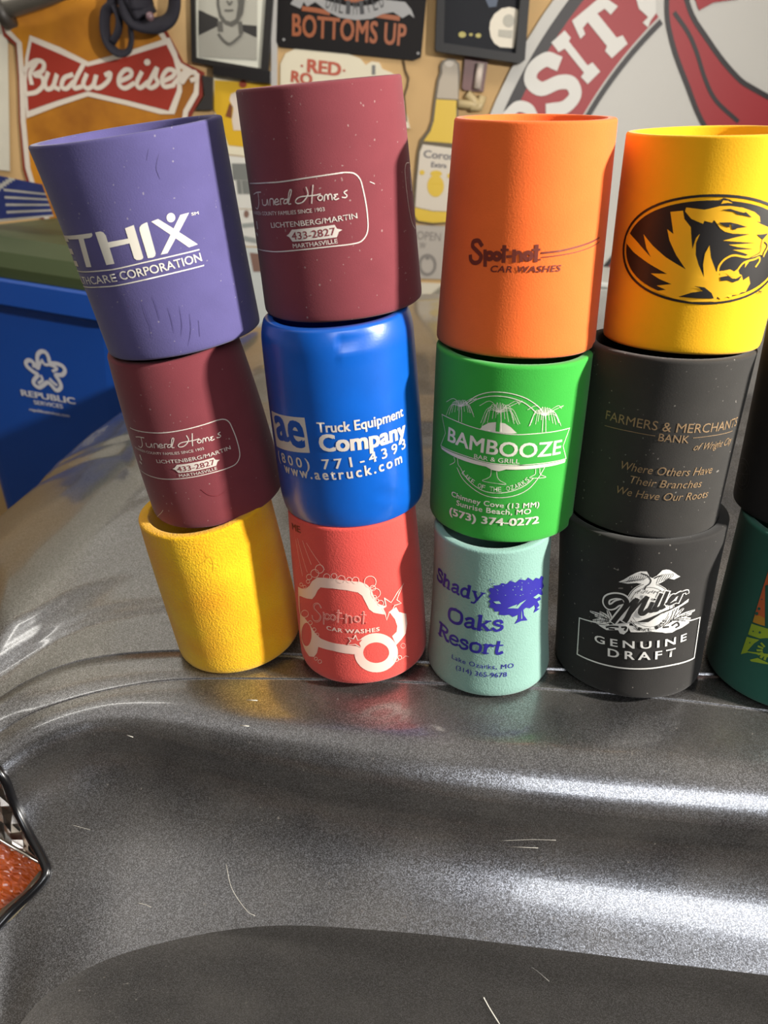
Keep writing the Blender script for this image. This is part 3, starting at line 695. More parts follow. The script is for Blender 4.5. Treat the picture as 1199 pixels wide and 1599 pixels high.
D.poly(q([(520, 255), (555, 255), (545, 405), (512, 400)]), mi=1, layer=1)
palm(545, 240, 130, 1, 400); palm(215, 190, 92, 2, 320); palm(925, 265, 110, 3, 405)
for P in ([(475, 712), (470, 775), (440, 800), (400, 820), (500, 840), (600, 850), (545, 815), (525, 780), (520, 715)], [(160, 620), (165, 660), (125, 685)], [(190, 630), (195, 680), (215, 710)], [(850, 720), (845, 765), (800, 795), (935, 790), (890, 765), (885, 715)]): D.stroke(q(P), .0003)
D.arc('LAKE OF THE OZARKS', q([(222, 752), (290, 828), (390, 888), (510, 912), (640, 900), (740, 862), (805, 815)]), .0026, bold=.02)
q = Z(660, 530, 4.282)
D.text('Chimney Cove (13 MM)', q((195, 1045)), q((775, 1116)), q((195, 1012)), bold=.02, space=1.05); D.text('Sunrise Beach, MO', q((228, 1106)), q((720, 1164)), q((228, 1072)), bold=.02, space=1.05); D.text('(573) 374-0272', q((182, 1165)), q((772, 1226)), q((182, 1118)), bold=.035)
D.build('printed_lettering', [ink_w, mat('green_ink', (50, 160, 54), .8)], c.root)
m_teal = foam('pale_teal_foam', (128, 166, 154), bs=.45, bscale=1000, bd=.0007, var=.02)
c = Cooler('c3c', bulge=-.0012, wob=.0003, corner=.005)
c.build('can_cooler', 'pale teal foam can cooler with navy resort lettering, bottom of the third stack', m_teal, m_teal)
D = Decal(c); q = Z(640, 800, 4.61)
GL = {  # bold serif letters: strokes (points, width) in units of cap height
'S': ([([(.50, .78), (.46, .93), (.28, .98), (.12, .88), (.14, .66), (.34, .54), (.52, .40), (.54, .16), (.34, .02), (.12, .08), (.05, .26)], .15), ([(.52, .72), (.53, .96)], .06), ([(.05, .05), (.05, .28)], .06)], .62),
'h': ([([(.13, 0), (.13, .98)], .16), ([(.02, .96), (.15, .98)], .06), ([(.01, .03), (.27, .03)], .06), ([(.17, .50), (.30, .66), (.45, .60), (.47, .03)], .14), ([(.36, .03), (.60, .03)], .06)], .64),
'a': ([([(.10, .56), (.24, .68), (.40, .62), (.42, .10), (.52, .03)], .13), ([(.40, .40), (.18, .34), (.08, .16), (.20, .03), (.40, .14)], .11)], .56),
'd': ([([(.44, .02), (.44, .98)], .16), ([(.34, .96), (.46, .98)], .06), ([(.40, .60), (.24, .68), (.10, .50), (.09, .20), (.22, .02), (.40, .12)], .13), ([(.44, .03), (.56, .03)], .06)], .62),
'y': ([([(.10, .64), (.30, .04)], .14), ([(.52, .64), (.30, .04), (.20, -.24), (.06, -.26)], .09), ([(0, .66), (.22, .66)], .06), ([(.42, .66), (.62, .66)], .06)], .60),
'O': ([([(.42, .98), (.16, .86), (.08, .50), (.16, .14), (.42, .02), (.68, .14), (.76, .50), (.68, .86), (.42, .98)], .14)], .86),
'k': ([([(.13, 0), (.13, .98)], .16), ([(.02, .96), (.15, .98)], .06), ([(.01, .03), (.27, .03)], .06), ([(.18, .28), (.46, .62)], .09), ([(.26, .38), (.50, .04)], .14), ([(.40, .03), (.64, .03)], .06), ([(.36, .66), (.58, .66)], .06)], .64),
's': ([([(.40, .52), (.34, .66), (.16, .66), (.10, .50), (.24, .38), (.42, .28), (.40, .08), (.20, .0), (.06, .16)], .12)], .50),
'R': ([([(.17, 0), (.17, .98)], .17), ([(.02, .03), (.34, .03)], .06), ([(.02, .96), (.40, .96), (.60, .84), (.58, .60), (.40, .50), (.20, .50)], .12), ([(.36, .50), (.64, .04), (.76, .03)], .15)], .76),
'e': ([([(.12, .36), (.48, .38), (.44, .60), (.28, .68), (.12, .56), (.08, .30), (.20, .04), (.40, .03), (.52, .14)], .11)], .56),
'o': ([([(.30, .68), (.12, .58), (.08, .34), (.14, .08), (.30, .01), (.48, .08), (.52, .34), (.48, .58), (.30, .68)], .13)], .60),
'r': ([([(.14, .02), (.14, .66)], .15), ([(.02, .64), (.16, .66)], .06), ([(.01, .03), (.30, .03)], .06), ([(.18, .48), (.30, .66), (.44, .60)], .12)], .46),
't': ([([(.20, .90), (.18, .16), (.28, .02), (.42, .10)], .14), ([(.04, .64), (.40, .64)], .07)], .44)}
def serif(D, word, pL, pR, top, shear=.12):
    a, b, t = D.S.uv(pL), D.S.uv(pR), D.S.uv(top); h = abs(t.y - a.y); adv = [GL[ch][1] for ch in word]; tot = sum(adv); d = b - a; L = d.length; d.normalize(); up = Vector((-d.y, d.x)); x = 0; kx = L / tot
    for ch, w in zip(word, adv):
        for pts, ww in GL[ch][0]:
            D.stroke([a + d * ((x + p[0]) * kx + p[1] * h * shear) + up * p[1] * h for p in pts], 1.22 * ww * (h * .55 + kx * .45), uv=True, smooth=5 if len(pts) > 2 else 0)
        x += w
serif(D, 'Shady', q((196, 472)), q((526, 640)), q((200, 388))); serif(D, 'Oaks', q((268, 768)), q((672, 846)), q((272, 668))); serif(D, 'Resort', q((203, 868)), q((664, 1016)), q((208, 776)))
D.text('Lake Ozarks, MO', q((303, 1050)), q((745, 1115)), q((303, 1018)), space=1.1, bold=.006); D.text('(314) 365-9678', q((332, 1128)), q((697, 1180)), q((332, 1096)), bold=.006)
tree = [(565, 605), (582, 580), (566, 560), (580, 540), (610, 545), (600, 525), (650, 522), (660, 508), (700, 512), (722, 490), (760, 505), (790, 480), (830, 488), (850, 468), (885, 490), (905, 470), (930, 478), (945, 455), (960, 470), (952, 500), (962, 530), (945, 555), (955, 590), (930, 600), (940, 625), (915, 640), (930, 668), (912, 690), (932, 692), (888, 722), (900, 690), (895, 665), (860, 690), (835, 685), (815, 700), (820, 740), (845, 776), (800, 780), (752, 802), (775, 765), (778, 735), (740, 752), (715, 735), (680, 740), (640, 735), (645, 712), (610, 712), (600, 690), (570, 680), (580, 655), (566, 640), (585, 622)]
D.poly(q(tree))
rr = random.Random(5)
for k in range(60):
    x, y = rr.uniform(575, 950), rr.uniform(462, 720)
    if y < 520 + (760 - x) * .12 + 20 * rr.random(): D.ell(q((x, y + 10)), rr.uniform(.6, 1.5), rr.uniform(.5, 1.0), n=6)
for k in range(26):
    x, y = rr.uniform(590, 940), rr.uniform(495, 600)
    D.ell(q((x, y)), rr.uniform(.5, 1.3), rr.uniform(.3, .8), n=5, mi=1, layer=1)
for P in ([(700, 688), (740, 670), (770, 660), (760, 680), (790, 650), (835, 625), (800, 660), (775, 690), (740, 688)], [(600, 640), (640, 636), (655, 655), (620, 655)], [(885, 610), (920, 585), (940, 595), (905, 620)], [(800, 700), (806, 760), (798, 765)]): D.poly(q(P), mi=1, layer=1)
D.build('printed_lettering', [ink('navy_ink', (40, 34, 140)), mat('teal_ink', (128, 166, 154), .8)], c.root)
# -- stack 4
m_gold = foam('gold_foam', (240, 178, 8), bs=.14, bscale=1300, var=.02)
c = Cooler('c4a', bulge=.0003, wob=.0003, corner=.003, cut=.006)
c.build('can_cooler', 'golden yellow foam can cooler with black tiger head oval, top of the fourth stack', m_gold, m_gold)
D = Decal(c, .0002, .0001); q = Z(960, 290, 5.017)
uL, uT, uB = c.uv(q((62, 490))), c.uv(q((830, 66))), c.uv(q((670, 930))); cu = Vector((uT.x * .5 + c.uv(q((720, 500))).x * .5, (uT.y + uB.y) / 2)); ra, rbb = cu.x - uL.x, (uT.y - uB.y) / 2
EL = lambda k, n=72: [(cu.x + ra * k[0] * math.cos(a / n * 6.2832), cu.y + rbb * k[1] * math.sin(a / n * 6.2832)) for a in range(n)]
D.poly(EL((1, 1)), uv=True, holes=[EL((.965, .955))]); D.poly(EL((.93, .895)), uv=True)
D.poly(q([(815, 150), (830, 108), (850, 94), (900, 108), (945, 140)]), layer=0)
gold = lambda P: D.poly(q(P), mi=1, layer=1); blk = lambda P: D.poly(q(P), mi=0, layer=3)
gold([(95, 395), (120, 372), (180, 440), (285, 560), (250, 490), (228, 380), (300, 470), (400, 560), (555, 655), (480, 540), (430, 430), (412, 340), (460, 378), (450, 300), (437, 205), (535, 195), (545, 260), (595, 325), (600, 420), (607, 495), (635, 410), (665, 378), (635, 450), (632, 540), (655, 620), (697, 718), (690, 620), (705, 530), (740, 467), (750, 560), (790, 672), (850, 665), (900, 655), (930, 672), (960, 650), (972, 690), (990, 700), (1000, 740), (1045, 710), (1055, 765), (1020, 830), (985, 835), (960, 855), (915, 855), (905, 880), (880, 868), (825, 890), (800, 868), (785, 905), (600, 910), (450, 880), (300, 820), (340, 822), (400, 815), (330, 782), (445, 770), (350, 730), (283, 686), (410, 690), (270, 610), (150, 520), (88, 440)])
gold([(560, 170), (700, 188), (740, 180), (820, 160), (900, 158), (1000, 172), (1090, 205), (1130, 240), (1135, 285), (1105, 278), (1140, 300), (1199, 325), (1215, 370), (1200, 480), (1160, 560), (1140, 540), (1100, 545), (1040, 560), (1000, 560), (1040, 540), (1000, 525), (920, 502), (1080, 496), (960, 480), (888, 462), (1090, 448), (845, 430), (940, 405), (1050, 380), (920, 375), (860, 360), (825, 335), (808, 312), (790, 285), (775, 268), (760, 290), (700, 275), (690, 298), (600, 260), (550, 200)])
D.stroke(q([(803, 690), (815, 630), (860, 575), (930, 545), (1030, 560), (1100, 545), (1130, 530)]), .00085, mi=1, layer=1); D.stroke(q([(940, 700), (965, 650), (1010, 600), (1090, 575), (1125, 560), (1128, 590), (1100, 632)]), .0008, mi=1, layer=1)
D.stroke(q([(825, 690), (870, 680), (910, 705), (955, 695)]), .0009, mi=1, layer=2)
gold([(1015, 640), (1062, 575), (1018, 590)]); D.poly(q([(830, 142), (848, 114), (885, 118), (922, 138), (880, 134)]), mi=1, layer=1)
blk([(822, 715), (880, 704), (915, 725), (945, 728), (990, 702), (965, 740), (920, 757), (880, 740), (825, 745)]); blk([(500, 868), (600, 836), (690, 824), (660, 800), (620, 785), (700, 795), (755, 840), (772, 882), (650, 880)])
blk([(812, 288), (900, 286), (960, 300), (1028, 322), (960, 330), (935, 345), (915, 340), (908, 302), (893, 302), (895, 328), (850, 312)]); blk([(835, 188), (900, 180), (945, 195), (1005, 212), (1020, 205), (1068, 248), (1000, 232), (960, 226), (930, 204)])
blk([(1108, 382), (1150, 380), (1192, 372), (1170, 400), (1150, 420), (1125, 400)]); D.stroke(q([(1150, 410), (1138, 470), (1130, 520), (1060, 560)]), .0003, mi=0, layer=3); D.stroke(q([(1165, 440), (1185, 470), (1160, 520), (1150, 550)]), .0005, layer=3)
D.text('TM', q((1098, 850)), q((1140, 850)), q((1098, 820)), bold=.0)
D.build('printed_emblem', [mat('black_ink', (26, 22, 20), .5), mat('gold_ink', (240, 178, 8), .8)], c.root)
m_char = foam('charcoal_foam', (46, 44, 41), bs=.10, bscale=1400, var=.08, sheen=.1, specks=.28)
c = Cooler('c4b', bulge=.0, wob=.0004, corner=.003)
c.build('can_cooler', 'charcoal foam can cooler with tan bank slogan lettering, middle of the fourth stack', m_char, m_char)
D = Decal(c); q = Z(890, 480, 3.88)
D.text('FARMERS & MERCHANTS', q((216, 675)), q((1003, 715)), q((222, 622)), bold=-.008); D.stroke(q([(212, 715), (360, 750), (515, 778)]), .0003); D.stroke(q([(745, 790), (870, 775), (980, 748)]), .0003)
D.text('BANK', q((532, 808)), q((715, 822)), q((532, 762)), bold=-.008); D.text('of Wright City', q((740, 866)), q((968, 822)), q((742, 824)), shear=.4, bold=-.004)
D.text('Where Others Have', q((298, 973)), q((852, 1003)), q((298, 924)), shear=.2); D.text('Their Branches', q((352, 1060)), q((788, 1087)), q((352, 1014)), shear=.2); D.text('We Have Our Roots', q((272, 1120)), q((826, 1148)), q((272, 1074)), shear=.2)
D.build('printed_lettering', [ink('tan_ink', (140, 114, 82))], c.root)
c = Cooler('c4c', bulge=-.0006, wob=.0003, corner=.003)
c.build('can_cooler', 'black foam can cooler with white eagle beer emblem, bottom of the fourth stack', foam('black_foam', (38, 36, 34), bs=.12, bscale=1400, var=.1, sheen=.1, specks=.28), m_char, .0062)
D = Decal(c, .0002, .0001); q = Z(920, 880, 6.667); qq = Z(850, 780, 3.435)
wp = lambda P: D.poly(q(P), 0, 0); ds = lambda P, w, l=1: D.stroke(q(P), w, 1, l)
D.ell(q((628, 450)), 252 / 6.667, 250 / 6.667, w=.00035); D.poly(q(E_(628, 450, 240, 240)), 0, 0)
D.ell(q((628, 450)), 208 / 6.667, 206 / 6.667, mi=1, layer=1, w=.0002)
wp([(305, 190), (360, 165), (420, 128), (480, 98), (530, 80), (598, 80), (615, 110), (625, 135), (655, 150), (700, 125), (760, 68), (800, 60), (835, 65), (880, 90), (920, 120), (945, 132), (880, 165), (820, 152), (760, 190), (730, 205), (690, 218), (650, 235), (620, 250), (560, 212), (490, 200), (400, 208)])
for k in range(9): ds([(330 + 28 * k, 196 - 3 * k), (400 + 25 * k, 150 - 5 * k + 30), (430 + 22 * k, 128 - 4 * k + 10)], .00022)
for k in range(7): ds([(700 + 22 * k, 205 - 9 * k), (720 + 25 * k, 150 - 4 * k), (760 + 18 * k, 110 - 2 * k)], .00022)
ds([(540, 100), (600, 120), (640, 170), (625, 210), (590, 235), (575, 270)], .0006); ds([(680, 150), (720, 130), (745, 125)], .0007)
for k in range(14): x = 480 + 19 * k; ds([(x, 300 + 12 * math.sin(k * 2.1)), (x + 14, 285 + 10 * math.cos(k * 1.7))], .0003)
for cx, cy, tips in ((235, 600, [(10, 495), (60, 540), (40, 590), (75, 620), (110, 500), (190, 482), (130, 560)]), (860, 590, [(1095, 482), (1060, 520), (1050, 570), (1030, 600), (980, 462), (935, 430), (1010, 540)])):
    for tx_, ty in tips:
        D.stroke(q([(cx, cy), ((cx + tx_) / 2, (cy + ty) / 2 - 8), (tx_, ty)]), .0022, taper=True); D.stroke(q([(cx, cy), ((cx + tx_) / 2, (cy + ty) / 2 - 8), (tx_ * .96 + cx * .04, ty)]), .0004, 1, 1)
        for f in (.35, .6, .8): ds([(cx + (tx_ - cx) * f, cy + (ty - cy) * f - 14), (cx + (tx_ - cx) * f, cy + (ty - cy) * f + 8)], .00022)
wp([(90, 630), (180, 640), (300, 625), (420, 620), (400, 700), (360, 735), (320, 725), (300, 690), (180, 690), (120, 655)]); wp([(700, 690), (860, 600), (960, 590), (1040, 610), (960, 665), (900, 690), (860, 715), (790, 722), (720, 705)]); wp([(400, 640), (860, 640), (800, 715), (640, 705), (430, 712)])
for P in ([(180, 660), (230, 650), (300, 655)], [(340, 660), (385, 660), (370, 690)], [(860, 640), (910, 610), (930, 640), (900, 660)], [(770, 660), (820, 655)], [(210, 675), (260, 680)]): ds(P, .0011)
ds([(440, 625), (520, 672), (640, 685), (760, 640), (830, 540)], .00022); D.arc('SINCE 1855', q([(455, 672), (540, 700), (640, 700), (740, 660), (810, 590)]), .0022, mi=1, layer=1)
scr = [([(340, 395), (290, 410), (250, 440), (205, 445), (178, 405), (195, 355), (270, 332), (350, 345), (390, 390), (372, 450), (310, 530), (255, 600)], .0044), ([(300, 560), (370, 480), (460, 380), (500, 365)], .0022), ([(495, 372), (450, 450), (395, 560), (375, 590)], .0046), ([(430, 520), (530, 400), (598, 340)], .0022),
       ([(598, 350), (565, 420), (530, 500), (555, 520), (610, 480)], .0042), ([(655, 405), (620, 480), (650, 490), (690, 450)], .0034), ([(745, 315), (690, 430), (665, 480), (700, 480), (730, 455)], .0034), ([(808, 295), (755, 420), (740, 460), (775, 445)], .0034), ([(800, 415), (855, 375), (885, 340), (865, 328), (825, 385), (830, 420), (885, 395)], .0026), ([(905, 325), (950, 305), (912, 392)], .0032), ([(925, 350), (960, 302), (1010, 285), (1015, 300)], .0024)]
for P, w in scr: D.stroke(q(P), w, 0, 2)
D.poly(q([(180, 622), (500, 598), (600, 585), (1030, 362), (1022, 395), (800, 500), (640, 600), (600, 618), (480, 612), (300, 620)]), 0, 2)
for P, w in scr: D.stroke(q(P), w * .58, 1, 3)
D.ell(q((678, 368)), 3.2, 2.6, mi=0, layer=2); D.ell(q((678, 368)), 1.9, 1.5, mi=1, layer=3)
D.poly(q([(210, 612), (500, 600), (640, 555), (1005, 385), (780, 490), (612, 604), (480, 606)]), 1, 3)
D.stroke(qq([(345, 668), (190, 634), (178, 828)]), .0009, smooth=0, layer=1); D.stroke(qq([(178, 828), (300, 878), (420, 902), (550, 905), (680, 886), (800, 848)]), .0009, layer=1); D.stroke(qq([(800, 848), (832, 630), (755, 652)]), .0009, smooth=0, layer=1)
D.text('GENUINE', qq((272, 762)), qq((757, 752)), qq((272, 724)), bold=.022, space=1.45, layer=1); D.text('DRAFT', qq((342, 838)), qq((697, 835)), qq((342, 796)), bold=.022, space=1.45, layer=1)
D.build('printed_emblem', [ink('bright_white_ink', (232, 230, 224)), mat('black_foam_ink', (36, 34, 32), .8)], c.root)
# -- stack 5 (cut by the right edge of the frame)
c = Cooler('c5b', bulge=.0, wob=.0003)
c.build('can_cooler', 'black foam can cooler with dim round grey mark, upper one at right edge', foam('black_foam_matte', (34, 31, 30), bs=.1, var=.08, sheen=.1), m_char)
D = Decal(c); q = Z(890, 480, 3.88)
D.ell(q((1046, 1010)), 44 / 3.88, 96 / 3.88, w=.0003); D.ell(q((1046, 1010)), 30 / 3.88, 68 / 3.88, w=.0002)
for k in range(8): D.stroke(q([(1050, 1010), (1046 + 40 * math.cos(k * .8), 1010 + 62 * math.sin(k * .8))]), .0002, smooth=0)
D.build('printed_emblem', [ink('dim_grey_ink', (70, 66, 62))], c.root)
m_dgreen = foam('dark_green_foam', (34, 92, 78), bs=.08, bscale=1600, var=.03)
c = Cooler('c5c', bulge=.0, wob=.0003, corner=.003)
c.build('can_cooler', 'dark green foam can cooler with orange and lime artwork at right edge', m_dgreen, m_dgreen)
D = Decal(c); q = Z(1140, 800, 5.33)
D.poly(q([(318, 490), (270, 640), (215, 820), (190, 910), (290, 945), (292, 608), (330, 600), (360, 500)]), 0); D.poly(q([(190, 912), (205, 860), (250, 858), (290, 880), (290, 945)]), 1, 1)
D.poly(q([(180, 925), (150, 1015), (250, 1050), (300, 1045), (380, 1050), (380, 985), (290, 960)]), 2); D.poly(q([(140, 1035), (90, 1180), (150, 1165), (215, 1178), (314, 1205), (400, 1210), (400, 1185), (230, 1165), (142, 1155), (200, 1090), (245, 1060)]), 2)
D.poly(q([(165, 1225), (230, 1210), (314, 1250), (314, 1264), (220, 1247), (175, 1240)]), 2)
for k in range(6): a = 2.2 + k * .45; D.stroke(q([(310 + 45 * math.cos(a), 1150 - 45 * math.sin(a)), (310 + 82 * math.cos(a), 1150 - 75 * math.sin(a))]), .0012, 2)
for x, y, r, m_ in ((245, 800, 12, 3), (268, 722, 6, 3), (250, 997, 10, 3), (196, 988, 6, 3), (168, 1083, 6, 3), (225, 840, 14, 3)): D.ell(q((x, y)), r / 5.33, r / 5.33, mi=m_, layer=2, n=10)
D.build('printed_artwork', [ink('orange_art', (196, 96, 48)), ink('amber_art', (190, 140, 40)), ink('lime_art', (150, 178, 44)), mat('green_art', (34, 92, 78), .8)], c.root)

# ------------------------------------------------------------------ things on the back wall
WP = Plane((0, WY, 1.3), (1, 0, 0), (0, 0, 1), (0, -1, 0))
def at(py_plane, p, y):                        # world point seen at an image point on the vertical plane y
    d = wray(*p); t = y / d.y; return Vector((0, 0, CAMZ)) + d * t
def panel(name, pts, thick, m, parent=None, gap=0.0, holes=(), y=WY, uv=False, center=None):
    """board cut to an outline, hung flat against the wall"""
    P = pts if uv else [WP.uv(p) for p in pts]
    loops = [[Vector((p[0], p[1], 0)) for p in P]] + [[Vector((p[0], p[1], 0)) for p in (h if uv else [WP.uv(k) for k in h])] for h in holes]
    tr = tessellate_polygon(loops); flat = [v for l in loops for v in l]; bm = bmesh.new()
    y0 = y - gap; o = parent.location if parent else Vector((0, 0, 0))
    f0 = [bm.verts.new(Vector((v.x, y0 - thick, 1.3 + v.y)) - o) for v in flat]; b0 = [bm.verts.new(Vector((v.x, y0, 1.3 + v.y)) - o) for v in flat]
    for t in tr:
        try: bm.faces.new([f0[i] for i in t]); bm.faces.new([b0[i] for i in t][::-1])
        except ValueError: pass
    k = 0
    for l in loops:
        n = len(l)
        for i in range(n): bm.faces.new((f0[k + i], f0[k + (i + 1) % n], b0[k + (i + 1) % n], b0[k + i]))
        k += n
    bmesh.ops.recalc_face_normals(bm, faces=bm.faces[:])
    return link(name, bm, m, parent)
def wall_root(name, p, label, cat): return tag(empty(name, (lambda w: (w.x, WY, w.z))(at(0, p, WY))), label, cat)
class WallSurf(Plane):
    def __init__(s, root, off): super().__init__((0, WY, 1.3), (1, 0, 0), (0, 0, 1), (0, -1, 0)); s.base = off; s.root = root.location
    def pos(s, u, v, off): return Vector((u, WY - s.base - off, 1.3 + v)) - s.root
def wdecal(root, off): return Decal(WallSurf(root, off), .0008, .0008)
E = lambda n, rgb, **k: mat(n, rgb, k.pop('rough', .45), **k)
PX = 1.0 / FPX * 2.35      # metres per image point on the wall, roughly
# state-shaped beer sign
r = wall_root('beer_sign', (150, 150), 'state-shaped tin beer sign with red bow tie and white script', 'sign')
out = [(-14, -110), (-6, -40), (0, 22), (9, 57), (28, 72), (31, 120), (33, 190), (39, 264), (60, 330), (110, 400), (180, 440), (240, 410), (280, 330), (292, 230), (300, 180), (318, 150), (320, 113), (287, 97), (262, 50), (240, 25), (225, -30), (205, -110)]
panel('sign_board', out, .012, E('sign_red', (132, 46, 32)), r)
D = wdecal(r, .012)
inn = [(-4, -105), (2, -40), (8, 20), (16, 50), (34, 68), (38, 120), (40, 190), (47, 262), (66, 325), (112, 390), (178, 428), (235, 402), (272, 326), (284, 230), (292, 174), (308, 146), (310, 118), (282, 102), (255, 55), (232, 28), (216, -30), (198, -105)]
D.poly(inn, 1, 0); D.stroke(inn, .012, 0, 1, closed=True, smooth=0)
q = Z(20, 40, 3.868)
D.poly(q([(118, 62), (300, 135), (470, 222), (700, 160), (955, 75), (1000, 170), (1025, 290), (1030, 400), (985, 535), (900, 535), (700, 482), (465, 428), (280, 490), (98, 560), (85, 400), (90, 200)]), 0, 2)
D.poly(q([(130, 102), (300, 175), (465, 250), (700, 192), (938, 118), (978, 200), (1000, 290), (1000, 390), (950, 515), (700, 452), (465, 398), (280, 455), (110, 515), (100, 330), (112, 200)]), 2, 3)
for P in ([(90, 275), (108, 245), (160, 215), (203, 230), (195, 275), (145, 300), (190, 312), (200, 360), (160, 402), (100, 415)], [(160, 225), (122, 290), (130, 350)], [(228, 290), (210, 345), (222, 385), (258, 370), (283, 295), (265, 365), (292, 385)],
          [(372, 300), (325, 320), (310, 370), (340, 382), (378, 345)], [(442, 235), (388, 340), (388, 380), (425, 372)], [(458, 300), (440, 355), (465, 382), (500, 360), (518, 300), (505, 368), (540, 376), (590, 335), (602, 290), (575, 300)],
          [(655, 340), (720, 310), (726, 278), (692, 270), (657, 310), (655, 358), (690, 380), (742, 352)], [(788, 288), (760, 350), (780, 378), (825, 345)], [(822, 368), (880, 258), (872, 310), (887, 350), (848, 378), (818, 362)], [(915, 340), (975, 310), (986, 278), (945, 270), (912, 320), (925, 370), (980, 362)], [(985, 350), (1040, 290), (1062, 262), (1028, 350), (1070, 295), (1108, 285), (1118, 318), (1088, 332)]):
    D.stroke(q(P), .0095, 0, 4)
D.ell(q((823, 225)), 5, 5, mi=0, layer=4)
D.build('printed_script', [E('sign_white', (214, 204, 190)), E('amber_beer_print', (198, 132, 34), rgb2=(150, 92, 26), var_scale=7), E('bow_tie_red', (152, 48, 34))], r)
# pale board left of it, enlarged out of frame to be mirrored in the hood
r = wall_root('pale_board', (5, 160), 'plain off-white board on the wall at the far left edge', 'board')
_a, _b = WP.uv((14, 66)), WP.uv((30, 268))
panel('board', [(-2.9, 1.25), (_a.x - .06, 1.25), (_a.x, _a.y), (_b.x - .02, _b.y), (-2.9, _b.y + .02)], .004, E('board_white', (205, 200, 184), var=.06, var_scale=9), r, gap=.004, uv=True)
# framed portrait
r = wall_root('picture_frame', (360, 30), 'black-framed black-and-white portrait photograph of a man in a light shirt', 'picture frame')
fo = [(298, -110), (302, 98), (420, 120), (436, -110)]; fi = [(306, -102), (309, 91), (409, 108), (424, -102)]
panel('frame', fo, .022, E('black_frame', (38, 36, 34), rough=.3), r, holes=[fi]); panel('photo_mat', [(303, -106), (306, 95), (413, 113), (430, -106)], .008, E('mat_white', (214, 214, 200)), r)
D = wdecal(r, .008); q = Z(290, 0, 6.39)
D.poly(q([(135, -400), (135, 355), (140, 565), (715, 600), (722, -400)]), 1, 0)
D.poly(q([(135, 105), (180, 120), (215, 140), (330, 190), (340, 260), (135, 360)]), 2, 1); D.poly(q([(560, 250), (715, 262), (715, 380), (560, 330)]), 2, 1)
D.poly(q([(135, 360), (330, 280), (360, 240), (540, 230), (580, 320), (715, 385), (712, 600), (140, 570)]), 3, 2); D.poly(q([(310, -200), (320, 60), (345, 180), (400, 250), (470, 275), (530, 240), (580, 140), (600, -20), (600, -200)]), 4, 3)
D.poly(q([(345, -200), (345, 60), (365, 150), (410, 210), (455, 225), (500, 200), (545, 120), (560, -200)]), 3, 4)
D.stroke(q([(402, 112), (440, 114), (478, 110)]), .004, 4, 5); D.poly(q([(520, -100), (560, -100), (555, 100), (510, 190), (530, 60)]), 4, 5); D.stroke(q([(340, 350), (400, 420), (460, 440), (560, 360)]), .005, 4, 5); D.stroke(q([(425, 20), (445, 55), (470, 25)]), .004, 4, 5)
D.stroke(q([(350, 240), (355, 300)]), .012, 4, 3, smooth=0); D.stroke(q([(550, 240), (560, 330)]), .01, 4, 3, smooth=0)
D.build('photograph', [E('p0', (210, 210, 200)), E('photo_sky_grey', (176, 174, 162)), E('photo_dark_grey', (44, 42, 40)), E('photo_light_grey', (158, 156, 146)), E('photo_mid_grey', (92, 90, 84))], r)
# dark bar and yellow sign under the portrait
r = wall_root('dark_rail', (380, 115), 'short black rail directly under the black-and-white portrait', 'rail'); panel('rail', [(336, 104), (336, 118), (424, 132), (424, 112)], .03, E('rail_black', (26, 24, 24), rough=.3), r)
r = wall_root('yellow_sign', (380, 170), 'yellow sign with a white figure between the beer sign and wine red cooler', 'sign')
panel('sign_board', [(333, 118), (338, 225), (352, 240), (430, 250), (428, 132)], .004, E('sign_cream', (224, 216, 190)), r)
D = wdecal(r, .004); q = Z(290, 0, 6.39)
D.poly(q([(290, 800), (285, 1090), (430, 1450), (900, 1500), (880, 840)]), 0); D.poly(q([(455, 940), (500, 920), (620, 950), (600, 1300), (480, 1300), (465, 1200), (480, 1080), (440, 1000)]), 1, 1)
D.poly(q([(440, 1030), (470, 1060), (460, 1180), (400, 1160)]), 2, 1); D.ell(q((575, 840)), 6, 6, mi=3, layer=1)
D.build('printed_figure', [E('poster_yellow', (214, 170, 30)), E('figure_white', (214, 200, 186)), E('hair_brown', (120, 66, 34)), E('poster_red', (150, 60, 34))], r)
# red-brown clutter between state sign and yellow sign
r = wall_root('flyer', (410, 300), 'white paper flyer with tall grey capitals above smaller flyers between two stacks', 'flyer')
panel('sheet', [(352, 242), (470, 256), (470, 330), (368, 325)], .003, E('paper_white', (214, 212, 204)), r)
D = wdecal(r, .003); q = Z(340, 200, 5)
for x in (130, 165, 200, 235): D.stroke(q([(x, 290), (x + 8, 390)]), .012, 0, 0, smooth=0)
for x in (165, 205, 240): D.stroke(q([(x, 420), (x + 10, 500)]), .011, 0, 0, smooth=0)
D.build('printed_letters', [E('print_grey', (120, 122, 118))], r)
r = wall_root('flyer', (415, 380), 'white flyer with a brown spot hanging second from top between two stacks', 'flyer')
panel('sheet', [(366, 326), (470, 332), (470, 385), (378, 384)], .003, E('paper_white', (0, 0, 0)), r)
D = wdecal(r, .003); D.ell((385, 334), 4, 6, mi=0); D.stroke([(380, 352), (400, 350)], .01, 1); D.stroke([(383, 372), (402, 376)], .012, 1); D.build('printed_spot', [E('spot_brown', (130, 100, 88)), E('print_grey2', (150, 154, 150))], r)
r = wall_root('flyer', (415, 440), 'lowest pale flyer with brown picture between two stacks', 'flyer')
panel('sheet', [(376, 386), (470, 388), (470, 520), (390, 520)], .003, E('paper_cool', (198, 202, 198)), r)
D = wdecal(r, .003); D.poly([(390, 394), (410, 396), (412, 424), (396, 424)]); D.build('printed_picture', [E('spot_brown', (0, 0, 0))], r)
